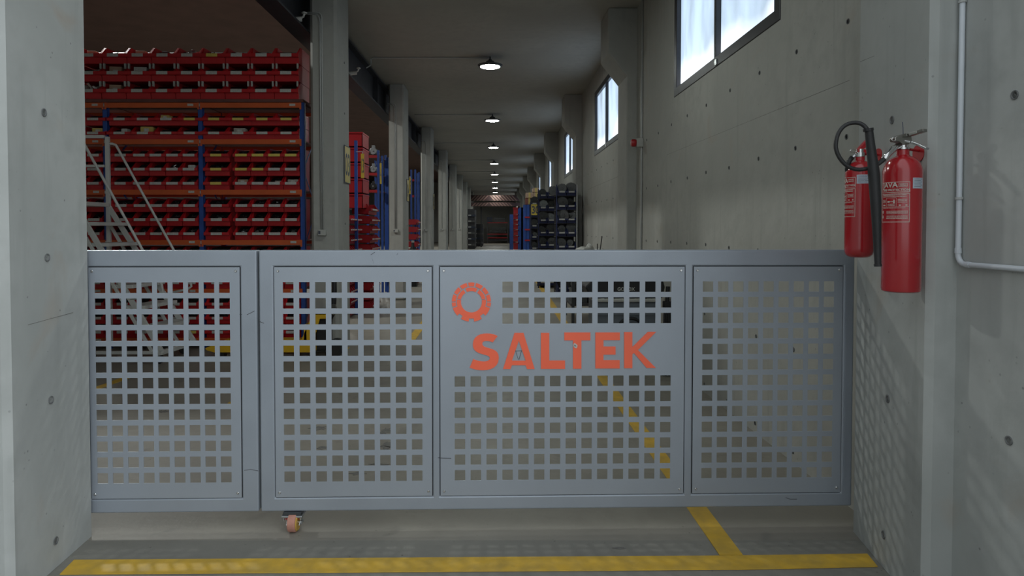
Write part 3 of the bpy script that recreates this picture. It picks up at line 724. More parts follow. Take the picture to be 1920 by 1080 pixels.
# CCTV cameras
def cctv(px, py, Y, label, sc=1.0, tube=True):
    p = at(px, py, Y)
    r = empty('cctv_camera', p, label, 'security camera', 'cctv cameras under the girder')
    MB().lathe([(.028*sc, 0), (.028*sc, .012*sc), (.012*sc, .02*sc)], p+Vector((.075*sc, 0, .05*sc)), 12).build('mount', 'cam_white', r)
    MB().tube([p+Vector((.075*sc, 0, .055*sc)), p+Vector((.065*sc, 0, .02*sc)), p+Vector((.03*sc, 0, 0))], .011*sc, 8).build('bracket', 'cam_white', r)
    o = MB(); a = p+Vector((.045*sc, 0, -.005*sc)); c = p+Vector((-.055*sc, -.05*sc, -.028*sc)); o.tube([a, c], .026*sc, 14); o.build('body', 'cam_white', r, smooth='auto')
    d = (c-a).normalized(); MB().tube([c, c+d*.004], .019*sc, 12).build('lens', 'black', r)
cctv(557, 35, 6.55, 'white bullet security camera beside the top of the nearest column')
cctv(697, 182, 11.2, 'white bullet security camera hanging left of the second column', 1.15)
cctv(662, 136, 8.7, 'white security camera just right of the nearest column, half hidden')
# lamps
def lamp(Y, first):
    r = empty('high_bay_lamp', (-.1, Y, 3.73), None, 'lamp', 'round high bay lamps along the corridor ceiling')
    MB().lathe([(.146, .0), (.150, -.010), (.186, .012), (.189, .018), (.120, .026), (.075, .032), (.060, .034), (.0001, .036)], (-.1, Y, 3.735), 28).build('reflector_rim', 'lamp_body', r, smooth='auto')
    MB().lathe([(.147, .006), (.147, -.004), (.11, -.007), (.0001, -.008)], (-.1, Y, 3.731), 28).build('diffuser', 'lamp_glow', r, smooth=True)
    h_ = MB(); h_.lathe([(.062, 0), (.062, .045), (.030, .055), (.022, .075), (.012, .08), (.010, .115), (.0001, .115)], (-.1, Y, 3.765), 16); h_.build('heat_sink', 'lamp_body', r, smooth='auto')
    return r
l0 = lamp(9.69, True); lk = kids(l0)
WH = ['nearest', 'second nearest', 'third nearest', 'fourth nearest', 'fifth nearest', 'sixth nearest', 'seventh nearest', 'farthest']
l0['label'] = 'round ceiling lamp glowing white, nearest of the row'
for k in range(-1, 8):
    if k == 0: continue
    copy_tree(l0, lk, (-.1, 9.69+S*k, 3.73), 'round ceiling lamp glowing white, %s of the row' % WH[k] if k > 0 else 'round ceiling lamp just inside the gate, above the picture')
for k in range(8):
    y = 9.72+S*k
    o = MB(); pts = [(-.1, y, ZC-.011), (-1.86, y, ZC-.011)]
    if k == 0: pts += [(-1.9, y, ZC-.03), (-1.9, y, ZC-.12), (-1.97, y, ZC-.16)]
    o.tube(pts, .010, 6)
    tag(o.build('ceiling_conduit', 'pvc_grey'), 'thin conduit along the ceiling feeding the %s lamp' % WH[k], 'pipe', 'ceiling conduits')

# ------------------------------------------------------------------ main red-bin rack
YR = 6.85; ppm = F/YR
posts = [-5.20, (200-CX)/ppm, (378-CX)/ppm, (568-CX)/ppm]
bays = list(zip(posts, posts[1:])); BN = ['left', 'middle', 'right']
beam_z = [at(300, y, YR).z for y in (197.5, 266, 360.5, 454.5, 546, 638)]
top_z = at(300, 192, YR).z
rack = empty('pallet_rack', ((posts[0]+posts[-1])/2, YR, 0), 'blue and orange shelving rack full of red bins, left of the nearest column', 'rack')
for i, x in enumerate(posts):
    for yy_ in (YR, YR+.55):
        p = MB(); w = .026
        p.plate([-w, -w+.004, w-.004, w], [0, top_z], lambda a, b_: True, 0, .003, lambda a, b_, c: (x+a, yy_+c, b_))
        p.box(x-w, x-w+.003, yy_, yy_+.04, 0, top_z); p.box(x+w-.003, x+w, yy_, yy_+.04, 0, top_z)
        o = p.build('upright', 'blue_post', rack)
    br_ = MB(); z = .25; sgn = 0
    while z < top_z-.3:
        a, c = (YR+.03, YR+.53) if sgn % 2 == 0 else (YR+.53, YR+.03)
        br_.bar((x, a, z), (x, c, z+.42), .02, .004, up=(1, 0, 0)); z += .42; sgn += 1
    br_.build('brace', 'blue_post', rack)
for bi, (xa, xb) in enumerate(bays):
    for zi, z in enumerate(beam_z):
        for yy_ in (YR-.012, YR+.53):
            o = MB(); o.box(xa+.024, xb-.024, yy_, yy_+.03, z-.026, z+.026); o.box(xa+.004, xa+.024, yy_-.003, yy_+.0, z-.045, z+.028); o.box(xb-.024, xb-.004, yy_-.003, yy_, z-.045, z+.028)
            bo = o.build('beam', 'beam', rack)
            if yy_ < YR:
                MB().box(xb-.13, xb-.068, yy_-.002, yy_, z-.008, z+.015).build('beam_tag', 'tag_white', bo)
                MB().box(xa-.005, xa+.005, yy_-.006, yy_, z-.015, z+.015).build('lock_pin', 'silver', bo)
        MB().box(xa+.01, xb-.01, YR+.018, YR+.53, z+.012, z+.026).build('shelf_board', 'deck', rack)
# bin meshes, fronts facing -y, origin at front bottom centre
def bin_mesh(w, h, d, name, m):
    t = .004; lip = h*.54; lb = h*.345
    mb = MB()
    side = [(.04, 0), (d, 0), (d, h), (d*.30, h), (d*.22, h*.97), (.012, lip), (0, lip), (0, lb), (.034, lb*.9)]
    for x0, x1 in ((-w/2, -w/2+t), (w/2-t, w/2)): mb.prism(side, x0, x1, lambda a, b_, c: (c, a, b_))
    mb.box(-w/2, w/2, 0, t, lb, lip); mb.box(-w/2, w/2, .0, .036, lb-.002, lb+.002)
    mb.prism([(.034, lb), (.038, lb), (.044, 0), (.040, 0)], -w/2, w/2, lambda a, b_, c: (c, a, b_)); mb.box(-w/2, w/2, .04, d, 0, t); mb.box(-w/2, w/2, d-t, d, 0, h)
    mb.box(-w/2-.004, -w/2+.012, -.001, .006, lb, lip); mb.box(w/2-.012, w/2+.004, -.001, .006, lb, lip)
    # turned out shoulders towards the neighbours
    for s_ in (-1, 1):
        sw = min(.036, w*.19); X0, X1, X2 = s_*(w/2-.001), s_*(w/2-sw), s_*(w/2-sw*.28); yt = d*.22
        mb.add([(X0, 0, lb), (X1, 0, lb), (X2, yt, h*.97), (X0, yt, h*.97), (X0, .007, lb), (X1, .007, lb), (X2, yt+.007, h*.97), (X0, yt+.007, h*.97)],
               [(0, 1, 2, 3), (7, 6, 5, 4), (0, 4, 5, 1), (1, 5, 6, 2), (2, 6, 7, 3), (3, 7, 4, 0)])
    return mb.build(name, m, loc=(0, 0, 0))
def bin_proto(name_, w, h, d, m, lw, tagmat='tag_white'):
    b_ = bin_mesh(w, h, d, 'blue_bin' if 'blue' in m else 'storage_bin', m)
    lip = h*.54; lb = h*.345
    t = MB(); t.box(-lw/2, lw/2, -.0025, -.0002, lb+.0005, lip-.001); tg = t.build('tag', tagmat, loc=(0, 0, 0)); tg.parent = b_
    return b_, tg
used = {}
def put_bin(key, proto, loc, label, group, yellow=False, shift=0, clip=False, rz=0):
    b_, tg = proto
    if key not in used:
        used[key] = True; nb = b_; t2 = tg
    else:
        nb = b_.copy(); COL.objects.link(nb); t2 = tg.copy(); COL.objects.link(t2); t2.parent = nb
    nb.location = loc; nb.rotation_euler = (0, 0, rz)
    t2.location = (shift, 0, 0)
    if yellow:
        t2.data = tagY[key]; t2['label'] = 'yellow tag'
    elif 'label' in t2: del t2['label']
    tag(nb, label, 'bin', group)
    if key in SP: fill(nb, key)
    return nb
tagY = {}
M['shade_parts'] = mat('shade_dark_parts', (.018, .016, .016), .6, noise=.4, nscale=60)  # dark parts added so the shaded bin openings read near black
def shade_parts_mesh(w, h, d, seed):
    rnd = random.Random(seed); mb = MB(); lip = h*.54
    mb.prism([(.048, .006), (d-.006, .006), (d-.006, h*.94), (d*.45, h*.86), (.055, lip-.02), (.042, lip-.022)], -w/2+.006, w/2-.006, lambda a, b_, c: (c, a, b_))
    for i in range(16):
        y = rnd.uniform(.04, d*.4); x = rnd.uniform(-w*.38, w*.38); z = lip-.02+(y-.05)/(d*.45-.05)*(h*.86-lip+.02)
        a = Vector((rnd.uniform(-1, 1), rnd.uniform(-1, 1), rnd.uniform(-.3, .3))).normalized()*rnd.uniform(.008, .016)
        mb.bar(Vector((x, y, z))-a, Vector((x, y, z))+a, .009, .007)
    o = mb.build('shade_fill_parts', 'shade_parts', loc=(0, 0, 0)); me = o.data; bpy.data.objects.remove(o); return me
CM = {}
def fill(nb, key):
    if key not in CM: CM[key] = [shade_parts_mesh(SP[key][0], SP[key][1], SP[key][2], q) for q in range(3)]
    c_ = bpy.data.objects.new('shade_fill_parts', random.choice(CM[key])); COL.objects.link(c_); c_.parent = nb; c_['kind'] = 'stuff'
def mk(key, *a):
    p = bin_proto('storage_bin', *a); me = p[1].data.copy(); me.materials.clear(); me.materials.append(M['tag_yellow']); tagY[key] = me; return p
SP = {'W1': (.262, .150, .40, 'red_bin', .117), 'N': (.170, .150, .40, 'red_bin', .122), 'B': (.255, .142, .40, 'red_bin', .117), 'T': (.256, .185, .42, 'red_bin', .118)}
PR = {k: mk(k, *v) for k, v in SP.items()}
ROWN2 = ['lower', 'upper']; ROWN3 = ['bottom', 'middle', 'top']
LEV = ['just under the top beam', 'on the second beam', 'on the third beam', 'on the fourth beam', 'on the lowest beam']
contents = []   # (bin position, width, height) for later
binloc = {}
for bi, (xa, xb) in enumerate(bays):
    for lv in range(5):
        zf = beam_z[lv+1]+.027
        if lv == 0:
            n = 4; key = 'B'; w = .248; xs_ = [xa+.045+w*(i+.5) for i in range(4)]; nr = 2; ph = .148
            if bi == 2: xs_ = [xa+.028+(.256*(i+.5)) for i in range(4)]
        else:
            key = 'N'; nr = 3; ph = .150
            xs_ = [xa+.028+.125+.02]+[xb-.028-.176*(4-i)+.088 for i in range(4)]
        for r_ in range(nr):
            for i, x in enumerate(xs_):
                kk = key
                if lv > 0 and i == 0: kk = 'W1'
                if bi == 0 and i < 3: continue
                yel = (bi == 2 and lv == 0 and r_ == 1) or (bi == 1 and lv == 0 and r_ == 1 and i == 3) or (bi == 2 and lv == 1 and (r_ == 2 or (r_ == 1 and i < 3) or (r_ == 0 and i == 0))) or (bi == 1 and lv == 4 and r_ == 0 and i == 4)
                rn = (ROWN2 if nr == 2 else ROWN3)[r_]
                lab = 'red bin, %s bay, %s row, %s from left, %s' % (BN[bi], rn, ORD[i], LEV[lv])
                if yel: lab = 'yellow-tagged '+lab
                p = Vector((x, YR-.035+r_*.004, zf+ph*r_))
                put_bin(kk, PR[kk], p, lab, 'red bins in the main rack', yel)
                binloc[(bi, lv, r_, i)] = (p, SP.get(kk, (.255, .15, .4))[0])
# stack on top of the rack
_c = MB().box(-.008, .008, .06, .08, .135, .190).build('stacking_clip', 'tray', loc=(0, 0, 0)); clip_me = _c.data; bpy.data.objects.remove(_c)
for r_ in range(3):
    for i in range(9):
        x = (172-CX)/ppm+.2625*i-.010*(i > 0)*0
        yel = (r_ == 2 and i == 5)
        p = Vector((x, YR-.04+.01*r_, top_z+.035+.190*r_))
        lab = '%sred bin on top of the rack, %s row, %s from left' % ('yellow-tagged ' if yel else '', ROWN3[r_], ORD[i])
        nb = put_bin('T', PR['T'], p, lab, 'red bins in the main rack', yel)
        binloc[('t', r_, i)] = (p, .25)
        if r_ < 2:
            for s_ in (-1, 1):
                if i == 0 and s_ < 0: continue
                key = 'clip'
                c_ = bpy.data.objects.new('stacking_clip', clip_me); COL.objects.link(c_); c_.parent = nb; c_.location = (s_*.112, -.02, 0)
o = MB(); o.box(posts[0], posts[-1]+.02, YR-.02, YR+.55, top_z, top_z+.03); o.build('top_board', 'deck', rack)

# contents of bins
def carton(name, p, w, d, h, m, label, rz=0, cat='box'):
    o = MB(); o.box(-w/2, w/2, -d/2, d/2, 0, h); b_ = o.build(name, m, loc=(0, 0, 0), bevel=.003, seg=1); b_.location = p; b_.rotation_euler = (0, 0, rz)
    tag(b_, label, cat, 'cartons lying in the red bins')
    s_ = MB().box(-w*.2, w*.2, -d/2-.001, -d/2, h*.3, h*.75).build('paper_slip', 'tag_white', loc=(0, 0, 0)); s_.parent = b_
    return b_
def heap(p, w, hgt, m, label, cat, n=26, seed=1, sz=.016, name='parts_heap'):
    rnd = random.Random(seed); mb = MB()
    for i in range(n):
        x = rnd.uniform(-w/2, w/2); y = rnd.uniform(0, .12); z = rnd.uniform(0, hgt)*(1-abs(x)/w)
        a = Vector((rnd.uniform(-1, 1), rnd.uniform(-1, 1), rnd.uniform(-.6, .6))).normalized()*rnd.uniform(.6, 1.6)*sz
        mb.bar(Vector((x, y, z+sz*.5))-a, Vector((x, y, z+sz*.5))+a, sz*.7, sz*.5)
    for x in (-1,):
        mb.box(-w/2, w/2, 0, .14, 0, hgt*.35)
    o = mb.build(name, m, loc=(0, 0, 0)); o.location = p
    return tag(o, label, cat, None, 'stuff')
def BL(k): return binloc[k][0]
T3 = ['bottom', 'middle', 'top']
for (r_, i, w, h, m, nm) in [(2, 0, .09, .10, 'card', 'wrapped carton'), (2, 2, .10, .10, 'card', 'wrapped carton'), (1, 1, .125, .12, 'card', 'brown carton'),
                             (1, 2, .13, .115, 'tag_white', 'pale carton'), (0, 1, .12, .115, 'card', 'brown carton'), (2, 3, .06, .095, 'gear', 'grey block')]:
    p = BL(('t', r_, i))+Vector((0, .10, .02))
    carton('carton', p, w, .10, h+.02, m, '%s in %s top-stack red bin, %s row' % (nm, ORD[i], T3[r_]), .1)
p = BL(('t', 0, 1))+Vector((.085, .2, .02)); carton('carton', p, .07, .10, .12, 'card', 'second brown carton squeezed into second top-stack red bin, bottom row', -.15)
heap(BL(('t', 0, 3))+Vector((0, .07, .06)), .20, .06, 'chrome', 'shiny metal fittings heaped in a red bin above the left-middle rack bay', 'metal fittings', 46, 3, .015)
heap(BL(('t', 0, 0))+Vector((0, .07, .03)), .2, .11, 'bag', 'plastic bags of small parts in the first top-stack red bin, bottom row', 'bags', 26, 5, .035, 'bag_heap')
heap(BL(('t', 1, 0))+Vector((0, .07, .03)), .2, .10, 'bag', 'plastic bags of small parts in the first top-stack red bin, middle row', 'bags', 26, 6, .035, 'bag_heap')
heap(BL(('t', 2, 4))+Vector((.03, .09, .08)), .14, .09, 'parts', 'grey metal parts rising from the fifth bin of the topmost row', 'metal parts', 26, 7, .022)
heap(BL(('t', 0, 8))+Vector((0, .07, .05)), .19, .07, 'parts', 'grey coiled parts in the last top-stack red bin, bottom row', 'metal parts', 30, 8, .02)
heap(BL(('t', 1, 8))+Vector((0, .07, .05)), .19, .05, 'parts', 'grey metal parts in the last top-stack red bin, middle row', 'metal parts', 26, 9, .018)
BN2 = BN
for (k, dx, w, h, m, nm) in [((1, 0, 0, 1), .02, .125, .075, 'card_y', 'yellow carton'), ((1, 0, 1, 2), -.03, .09, .05, 'card_y', 'pale yellow carton'), ((1, 0, 0, 0), .03, .06, .055, 'tag_white', 'small white carton'),
                             ((2, 0, 0, 1), .0, .12, .06, 'bag', 'wrapped pale parcel'), ((2, 1, 0, 1), .0, .10, .05, 'card', 'brown carton'), ((2, 1, 0, 3), .03, .07, .035, 'bag', 'pale carton'),
                             ((2, 1, 0, 4), .01, .11, .05, 'bag', 'pale carton'), ((1, 1, 1, 4), .01, .07, .055, 'tag_white', 'white carton'), ((0, 0, 0, 3), .03, .12, .06, 'card_y', 'beige wrapped parcel')]:
    p = BL(k)+Vector((dx, .08, .06)); carton('carton', p, w, .09, h, m, '%s in the %s bin of the %s bay, level %s' % (nm, ORD[k[3]], BN[k[0]], LEV[k[1]].replace('on the ', '').replace('just ', '')), .05)
hs = [(1, 1, 1, 3), (1, 1, 0, 4), (1, 2, 2, 0), (1, 2, 2, 2), (1, 2, 0, 1), (1, 2, 0, 4), (2, 2, 2, 3), (2, 2, 1, 0), (2, 2, 0, 1), (2, 2, 0, 2), (2, 2, 0, 4), (2, 1, 1, 3), (0, 2, 1, 3), (0, 2, 1, 4),
      (1, 4, 2, 3), (2, 4, 2, 4), (1, 1, 1, 1), (2, 2, 2, 2), (0, 2, 2, 4)]
for j, k in enumerate(hs):
    if k not in binloc: continue
    rn = (ROWN2 if k[1] == 0 else ROWN3)[k[2]]
    heap(BL(k)+Vector((0, .06, .05)), .11, .04 if j % 3 else .065, 'parts', 'metal parts in %s row bin %s from left, %s, %s bay' % (rn, ORD[k[3]], LEV[k[1]].replace('the ', ''), BN[k[0]]), 'metal parts', 20, 20+j, .012)

# ------------------------------------------------------------------ rolling ladder
LY0, LY1 = 6.10, 6.60; lad = empty('platform_ladder', (-3.7, 6.35, 0), 'grey tubular rolling platform ladder in front of the red bin rack', 'ladder')
def LX(z, Y): return -3.21-(z-.12)*(.575 if Y == LY0 else .62)+(.08 if Y == LY1 else 0)
for Y in (LY0, LY1):
    MB().bar((LX(.1, Y), Y, .1), (LX(1.56, Y), Y, 1.56), .022, .05, up=(1, 0, 0)).build('stringer', 'ladder', lad, bevel=.003)
    r_ = .0125
    zt_ = 2.155
    if Y == LY0: pts = [(-4.6, Y, 2.175), (-4.0, Y, 2.175), (-3.965, Y, 2.168), (-3.93, Y, 2.12)]
    else: pts = [(-4.0, Y, 2.168), (-3.95, Y, 2.168), (-3.915, Y, 2.155), (-3.89, Y, 2.11)]
    xe = pts[-1][0]+(pts[-1][2]-.76)/1.86
    pts += [(xe, Y, .76), (xe+.008, Y, .70), (xe-.03, Y, .67), (LX(.62, Y), Y, .62)]
    MB().tube(pts, r_, 10).build('handrail', 'ladder', lad, smooth=True)
    MB().bar((-4.0, Y, .1), (-4.0, Y, 2.24), .04, .03, up=(0, 1, 0)).build('post', 'ladder', lad, bevel=.003)
    MB().bar((-4.62, Y, .1), (-4.62, Y, 2.24), .03, .03).build('post', 'ladder', lad, bevel=.003)
    MB().bar((-4.62, Y, .11), (-3.22, Y, .11), .03, .03).build('base_rail', 'ladder', lad, bevel=.003)
    MB().bar((-4.0, Y, 1.36), (-3.30, Y, .12), .02, .03, up=(1, 0, 0)).build('brace', 'ladder', lad, bevel=.003)
    MB().bar((-4.62, Y, 1.94), (-4.03, Y, 1.94), .025, .025).build('guard_rail', 'ladder', lad)
    MB().bar((-4.62, Y, 2.24), (-4.03, Y, 2.24), .03, .03).build('guard_rail', 'ladder', lad)
    for x in (-4.6, -3.24):
        w_ = MB(); w_.lathe([(.02, -.014), (.048, -.014), (.05, -.010), (.05, .010), (.048, .014), (.02, .014)], (x, Y-.0, .05), 16, 'y'); w_.build('wheel', 'black_rubber', lad, smooth='auto')
        MB().box(x-.025, x+.025, Y-.022, Y+.022, .06, .10).build('wheel_fork', 'silver', lad)
MB().tube([(-4.6, LY0, 2.24), (-4.6, LY1, 2.24)], .0125, 8).build('guard_rail', 'ladder', lad)
for z in (.36, .56, .76, .96, 1.16, 1.36):
    xm0, xm1 = LX(z, LY0), LX(z, LY1)
    o = MB(); o.add([(xm0-.10, LY0, z-.035), (xm0+.10, LY0, z-.035), (xm1+.10, LY1, z-.035), (xm1-.10, LY1, z-.035), (xm0-.10, LY0, z), (xm0+.10, LY0, z), (xm1+.10, LY1, z), (xm1-.10, LY1, z)],
          [(0, 1, 2, 3), (7, 6, 5, 4), (0, 4, 5, 1), (1, 5, 6, 2), (2, 6, 7, 3), (3, 7, 4, 0)])
    o.build('tread', 'ladder', lad, bevel=.003)
MB().box(-4.62, -3.98, LY0, LY1, 1.52, 1.56).build('platform', 'ladder', lad, bevel=.004)
MB().bar((-3.22, LY0-.03, .11), (-3.16, LY1+.05, .11), .05, .04).build('front_bar', 'ladder', lad, bevel=.003)

# ------------------------------------------------------------------ pallet truck
jk = empty('pallet_truck', (-2.3, 6.5, 0), 'yellow hand pallet truck with black wheels, seen through the gate', 'pallet truck')
for y0 in (6.36, 6.56) if False else (6.28, 6.55):
    o = MB(); o.prism([(-3.02, .115), (-2.93, .155), (-1.95, .155), (-1.95, .075), (-2.93, .075), (-3.0, .095)], y0, y0+.15, lambda a, b_, w: (a, w, b_)); o.build('fork', 'jack', jk, bevel=.006)
    w_ = MB(); w_.lathe([(.01, -.04), (.036, -.04), (.038, 0), (.036, .04), (.01, .04)], (-2.88, y0+.075, .04), 14, 'y'); w_.build('load_wheel', 'black_rubber', jk, smooth='auto')
o = MB()
o.prism([(-2.10, .155), (-1.97, .46), (-1.80, .46), (-1.84, .40), (-1.90, .40), (-1.97, .155)], 6.34, 6.36, lambda a, b_, w: (a, w, b_))
o.prism([(-2.10, .155), (-1.97, .46), (-1.80, .46), (-1.84, .40), (-1.90, .40), (-1.97, .155)], 6.60, 6.62, lambda a, b_, w: (a, w, b_))
o.box(-1.98, -1.80, 6.34, 6.62, .44, .46); o.box(-2.06, -2.03, 6.34, 6.62, .155, .34)
o.build('body_plate', 'jack', jk, bevel=.003)
MB().box(-1.955, -1.83, 6.40, 6.56, .07, .40).build('pump', 'black', jk, bevel=.01)
for y0 in (6.41, 6.51):
    w_ = MB(); w_.lathe([(.03, -.025), (.088, -.025), (.09, 0), (.088, .025), (.03, .025)], (-1.77, y0, .09), 22, 'y'); w_.build('steer_wheel', 'black_rubber', jk, smooth='auto')
MB().tube([(-1.83, 6.47, .38), (-1.80, 6.47, .44), (-1.785, 6.47, .66), (-1.785, 6.47, .98)], [.022, .026, .026, .02], 10).build('handle_bar', 'black', jk, smooth=True)
o = MB(); o.tube([(-1.785, 6.47, .94), (-1.785, 6.38, 1.0), (-1.785, 6.38, 1.06), (-1.785, 6.56, 1.06), (-1.785, 6.56, 1.0), (-1.785, 6.47, .94)], .012, 8); o.build('grip', 'black_rubber', jk)
o = MB(); c = Vector((-1.785, 6.44, .56)); 
for k in range(5): o.tube([c+Vector((.03*math.cos(t), -.01, .045*k/4+.03*math.sin(t)-.1)) for t in [j*PI/4 for j in range(9)]], .004, 5, cap=False)
o.build('chain', 'bronze', jk)

jk.location.x += .14
# ------------------------------------------------------------------ signs on columns and racks
def sign(name, x, y0, y1, z0, z1, txt, label, grp):
    o = MB().box(x, x+.006, y0, y1, z0, z1).build(name, 'sign_yellow', bevel=.003, seg=1); tag(o, label, 'sign', grp)
    vs, fs = text_geo(txt, (z1-z0)*.62, .004)
    w = max(v[0] for v in vs)-min(v[0] for v in vs); hh = max(v[1] for v in vs)-min(v[1] for v in vs); s_ = (y1-y0)*.78/w; sz = (z1-z0)*.62/hh
    cx_ = (max(v[0] for v in vs)+min(v[0] for v in vs))/2; cz_ = (max(v[1] for v in vs)+min(v[1] for v in vs))/2
    t = MB(); t.add([(x+.0068, (y0+y1)/2+(a-cx_)*s_, (z0+z1)/2+(b_-cz_)*sz) for a, b_, _ in vs], fs); t.build('digits', 'ink', o, fix=False)
    f_ = MB().plate([y0-.004, y0+.004, y1-.004, y1+.004], [z0-.004, z0+.004, z1-.004, z1+.004], lambda i, j: not (i == 1 and j == 1), x-.001, x+.0075, lambda a, b_, c: (c, a, b_)); f_.build('rim', 'ink', o)
    return o
sign('bay_sign', -1.655, 6.96, 7.22, 1.80, 2.20, '03', 'yellow numbered sign on the side of the nearest left column', 'yellow bay signs')
sign('bay_sign', -1.655, 11.78, 12.04, 1.80, 2.20, '04', 'yellow numbered sign on the side of the second left column', 'yellow bay signs')
sign('bay_sign', -1.655, 16.65, 16.9, 1.80, 2.20, '05', 'small yellow numbered sign on the side of the third left column', 'yellow bay signs')

# ------------------------------------------------------------------ narrow side bins behind the left columns
sb_p = bin_mesh(.112, .125, .26, 'narrow_bin', 'red_bin2')
tg_ = MB().box(-.04, .04, -.0025, -.0002, .05, .068).build('tag', 'tag_white', loc=(0, 0, 0)); tg_.parent = sb_p
first = [True]
def side_bins(xf, y0, n, zs_, label, group):
    for zi, z in enumerate(zs_):
        for i in range(n):
            if first[0]: nb, t2 = sb_p, tg_; first[0] = False
            else:
                nb = sb_p.copy(); COL.objects.link(nb); t2 = tg_.copy(); COL.objects.link(t2); t2.parent = nb
            nb.location = (xf, y0+.112*(i+.5)*1.0, z); nb.rotation_euler = (0, 0, PI/2)
            tag(nb, label+', %s row up, %s from the camera' % (ORD[zi], ORD[i]), 'bin', group)
zrow = [.02+.15*i for i in range(11)]
side_bins(-2.10, 9.20, 7, zrow[:-1], 'narrow red bin, set-back stack past nearest column', 'narrow red bins, set-back rows')
side_bins(-1.95, 10.03, 6, zrow[:-1], 'narrow red bin, forward stack past nearest column', 'narrow red bins, forward rows')
side_bins(-1.80, 14.6, 5, [.02+.17*i for i in range(9)], 'narrow red bin, stack past second column', 'narrow red bins behind the second column')
for z in (zrow[-1],):
    o = bin_mesh(.66, .17, .30, 'storage_bin', 'red_bin2'); o.location = (-1.97, 10.36, z); o.rotation_euler = (0, 0, PI/2); tag(o, 'broad red bin topping the bin rows behind the nearest left column', 'bin')
    MB().box(-.2, .2, -.003, -.0005, .065, .09).build('tag', 'tag_white', loc=(0, 0, 0)).parent = o
# louvre boards carrying the bins (blue)
def end_rack(xa, xb, ya, yb, h, label, shelves, m='blue_post'):
    r = empty('shelving_rack', ((xa+xb)/2, (ya+yb)/2, 0), label, 'rack')
    for x in (xa, xb):
        for y in (ya, yb): MB().box(x-.02, x+.02, y-.02, y+.02, 0, h).build('upright', m, r)
    for z in shelves:
        MB().box(xa+.02, xb-.02, ya-.012, ya+.012, z, z+.05).build('beam', 'hook_red', r)
        MB().box(xa, xb, ya+.012, yb, z+.03, z+.045).build('shelf_board', 'deck', r)
    return r
z_ = lambda py, Y: at(700, py, Y).z
ra = end_rack(-2.45, -2.32, 9.12, 10.0, 2.18, 'dark blue rack end behind the nearest column', [.5, 1.0])
# tall rack further back with red beams and round housings
Y3 = 12.3; rx0, rx1 = (690-CX)/F*Y3, (710-CX)/F*Y3
rc = end_rack(rx0, rx1, Y3, Y3+.8, z_(282, Y3), 'blue rack with red beams and round motor housings', [z_(296, Y3), z_(329, Y3), z_(361, Y3), .5])
MB().box(rx1+.05, rx1+.09, Y3+.0, Y3+.04, 0, z_(292, Y3)).build('upright', 'blue_post', rc)
MB().box(rx1+.10, rx1+.14, Y3+.3, Y3+.34, 0, z_(292, Y3)).build('upright', 'blue_post', rc)
def housing(p, r, label, m='gear'):
    h_ = empty('motor_housing', p, label, 'motor', 'round motor housings on the blue rack')
    MB().lathe([(r*.3, -.02), (r*.9, -.02), (r, .0), (r, .12), (r*.7, .16)], p+Vector((0, 0, r)), 20, 'y').build('drum', m, h_, smooth='auto')
    MB().lathe([(r*.12, -.035), (r*.25, -.03), (r*.25, -.02)], p+Vector((0, 0, r)), 12, 'y').build('hub', 'gear_l', h_)
    MB().box(p.x-r*.35, p.x+r*.35, p.y-.01, p.y+.08, p.z+2*r-.01, p.z+2*r+.04).build('terminal_box', m, h_)
for i, (py, nm) in enumerate(((295, 'top'), (328, 'middle'), (360, 'lowest'))):
    housing(Vector(((699.5-CX)/F*Y3, Y3+.05, z_(py, Y3)+.052)), (.072, .066, .06)[i], '%s round motor housing on the %s visible shelf of the blue rack' % (['grey', 'grey', 'black'][i], nm), 'gear_l' if i < 2 else 'black')
# tall red crate tower
o = MB()
Yt = 9.75; xa, xb = (659-CX)/F*Yt-.06, (680-CX)/F*Yt
# tall stacked red crates
for i in range(5):
    z = 1.60+.235*i
    c = empty('red_crate', ((xa+xb)/2-.25, Yt+.3, z), 'tall red crate above the narrow bins, %s from the bottom of its stack' % ORD[i], 'crate', 'tall red crates behind the nearest column')
    q = MB(); q.plate([xa-.5, xa-.496, xb-.004, xb], [z, z+.004, z+.22], lambda i_, j_: True, Yt+.02, Yt+.03, lambda a, b_, w: (a, w, b_)); q.box(xb-.01, xb, Yt+.02, Yt+.5, z, z+.22); q.box(xa-.5, xb, Yt+.49, Yt+.5, z, z+.22); q.box(xa-.5, xb, Yt+.02, Yt+.5, z, z+.01)
    q.build('shell', 'red_bin2', c)
    MB().box(xa-.5, xb+.006, Yt+.01, Yt+.5, z+.20, z+.222).build('rim', 'red_bin2', c)
MB().box((665-CX)/F*9.62, (670.5-CX)/F*9.62, 9.62, 9.66, 0, z_(263, 9.6)).build('upright', 'blue_post', ra)
# hanging signs on that rack
def hang(px0, px1, py0, py1, Y, txt, label, to):
    a, c = at(px0, py0, Y), at(px1, py1, Y)
    o = MB().box(a.x, c.x, Y, Y+.006, c.z, a.z).build('aisle_sign', 'sign_yellow'); tag(o, label, 'sign', 'yellow aisle signs on racks')
    vs, fs = text_geo(txt, 1, .01); mnx, mxx = min(v[0] for v in vs), max(v[0] for v in vs); mny, mxy = min(v[1] for v in vs), max(v[1] for v in vs)
    W_, H_ = (c.x-a.x)*.75, (a.z-c.z)*.6
    t = MB(); t.add([((a.x+c.x)/2+((p[0]-mnx)/(mxx-mnx)-.5)*W_, Y-.001, (a.z+c.z)/2+((p[1]-mny)/(mxy-mny)-.5)*H_) for p in vs], fs); t.build('digits', 'ink', o, fix=False)
    MB().tube([((a.x+c.x)/2, Y, a.z), ((a.x+c.x)/2, Y+.02, a.z+.03), Vector(to)+Vector((0, 0, a.z+.04))], .006, 6).build('hook', 'silver', o)
hang(676.5, 683, 288, 334, 9.5, '13', 'narrow yellow aisle sign hung in front of the red crate tower', ((668-CX)/F*9.62, 9.63, 0))
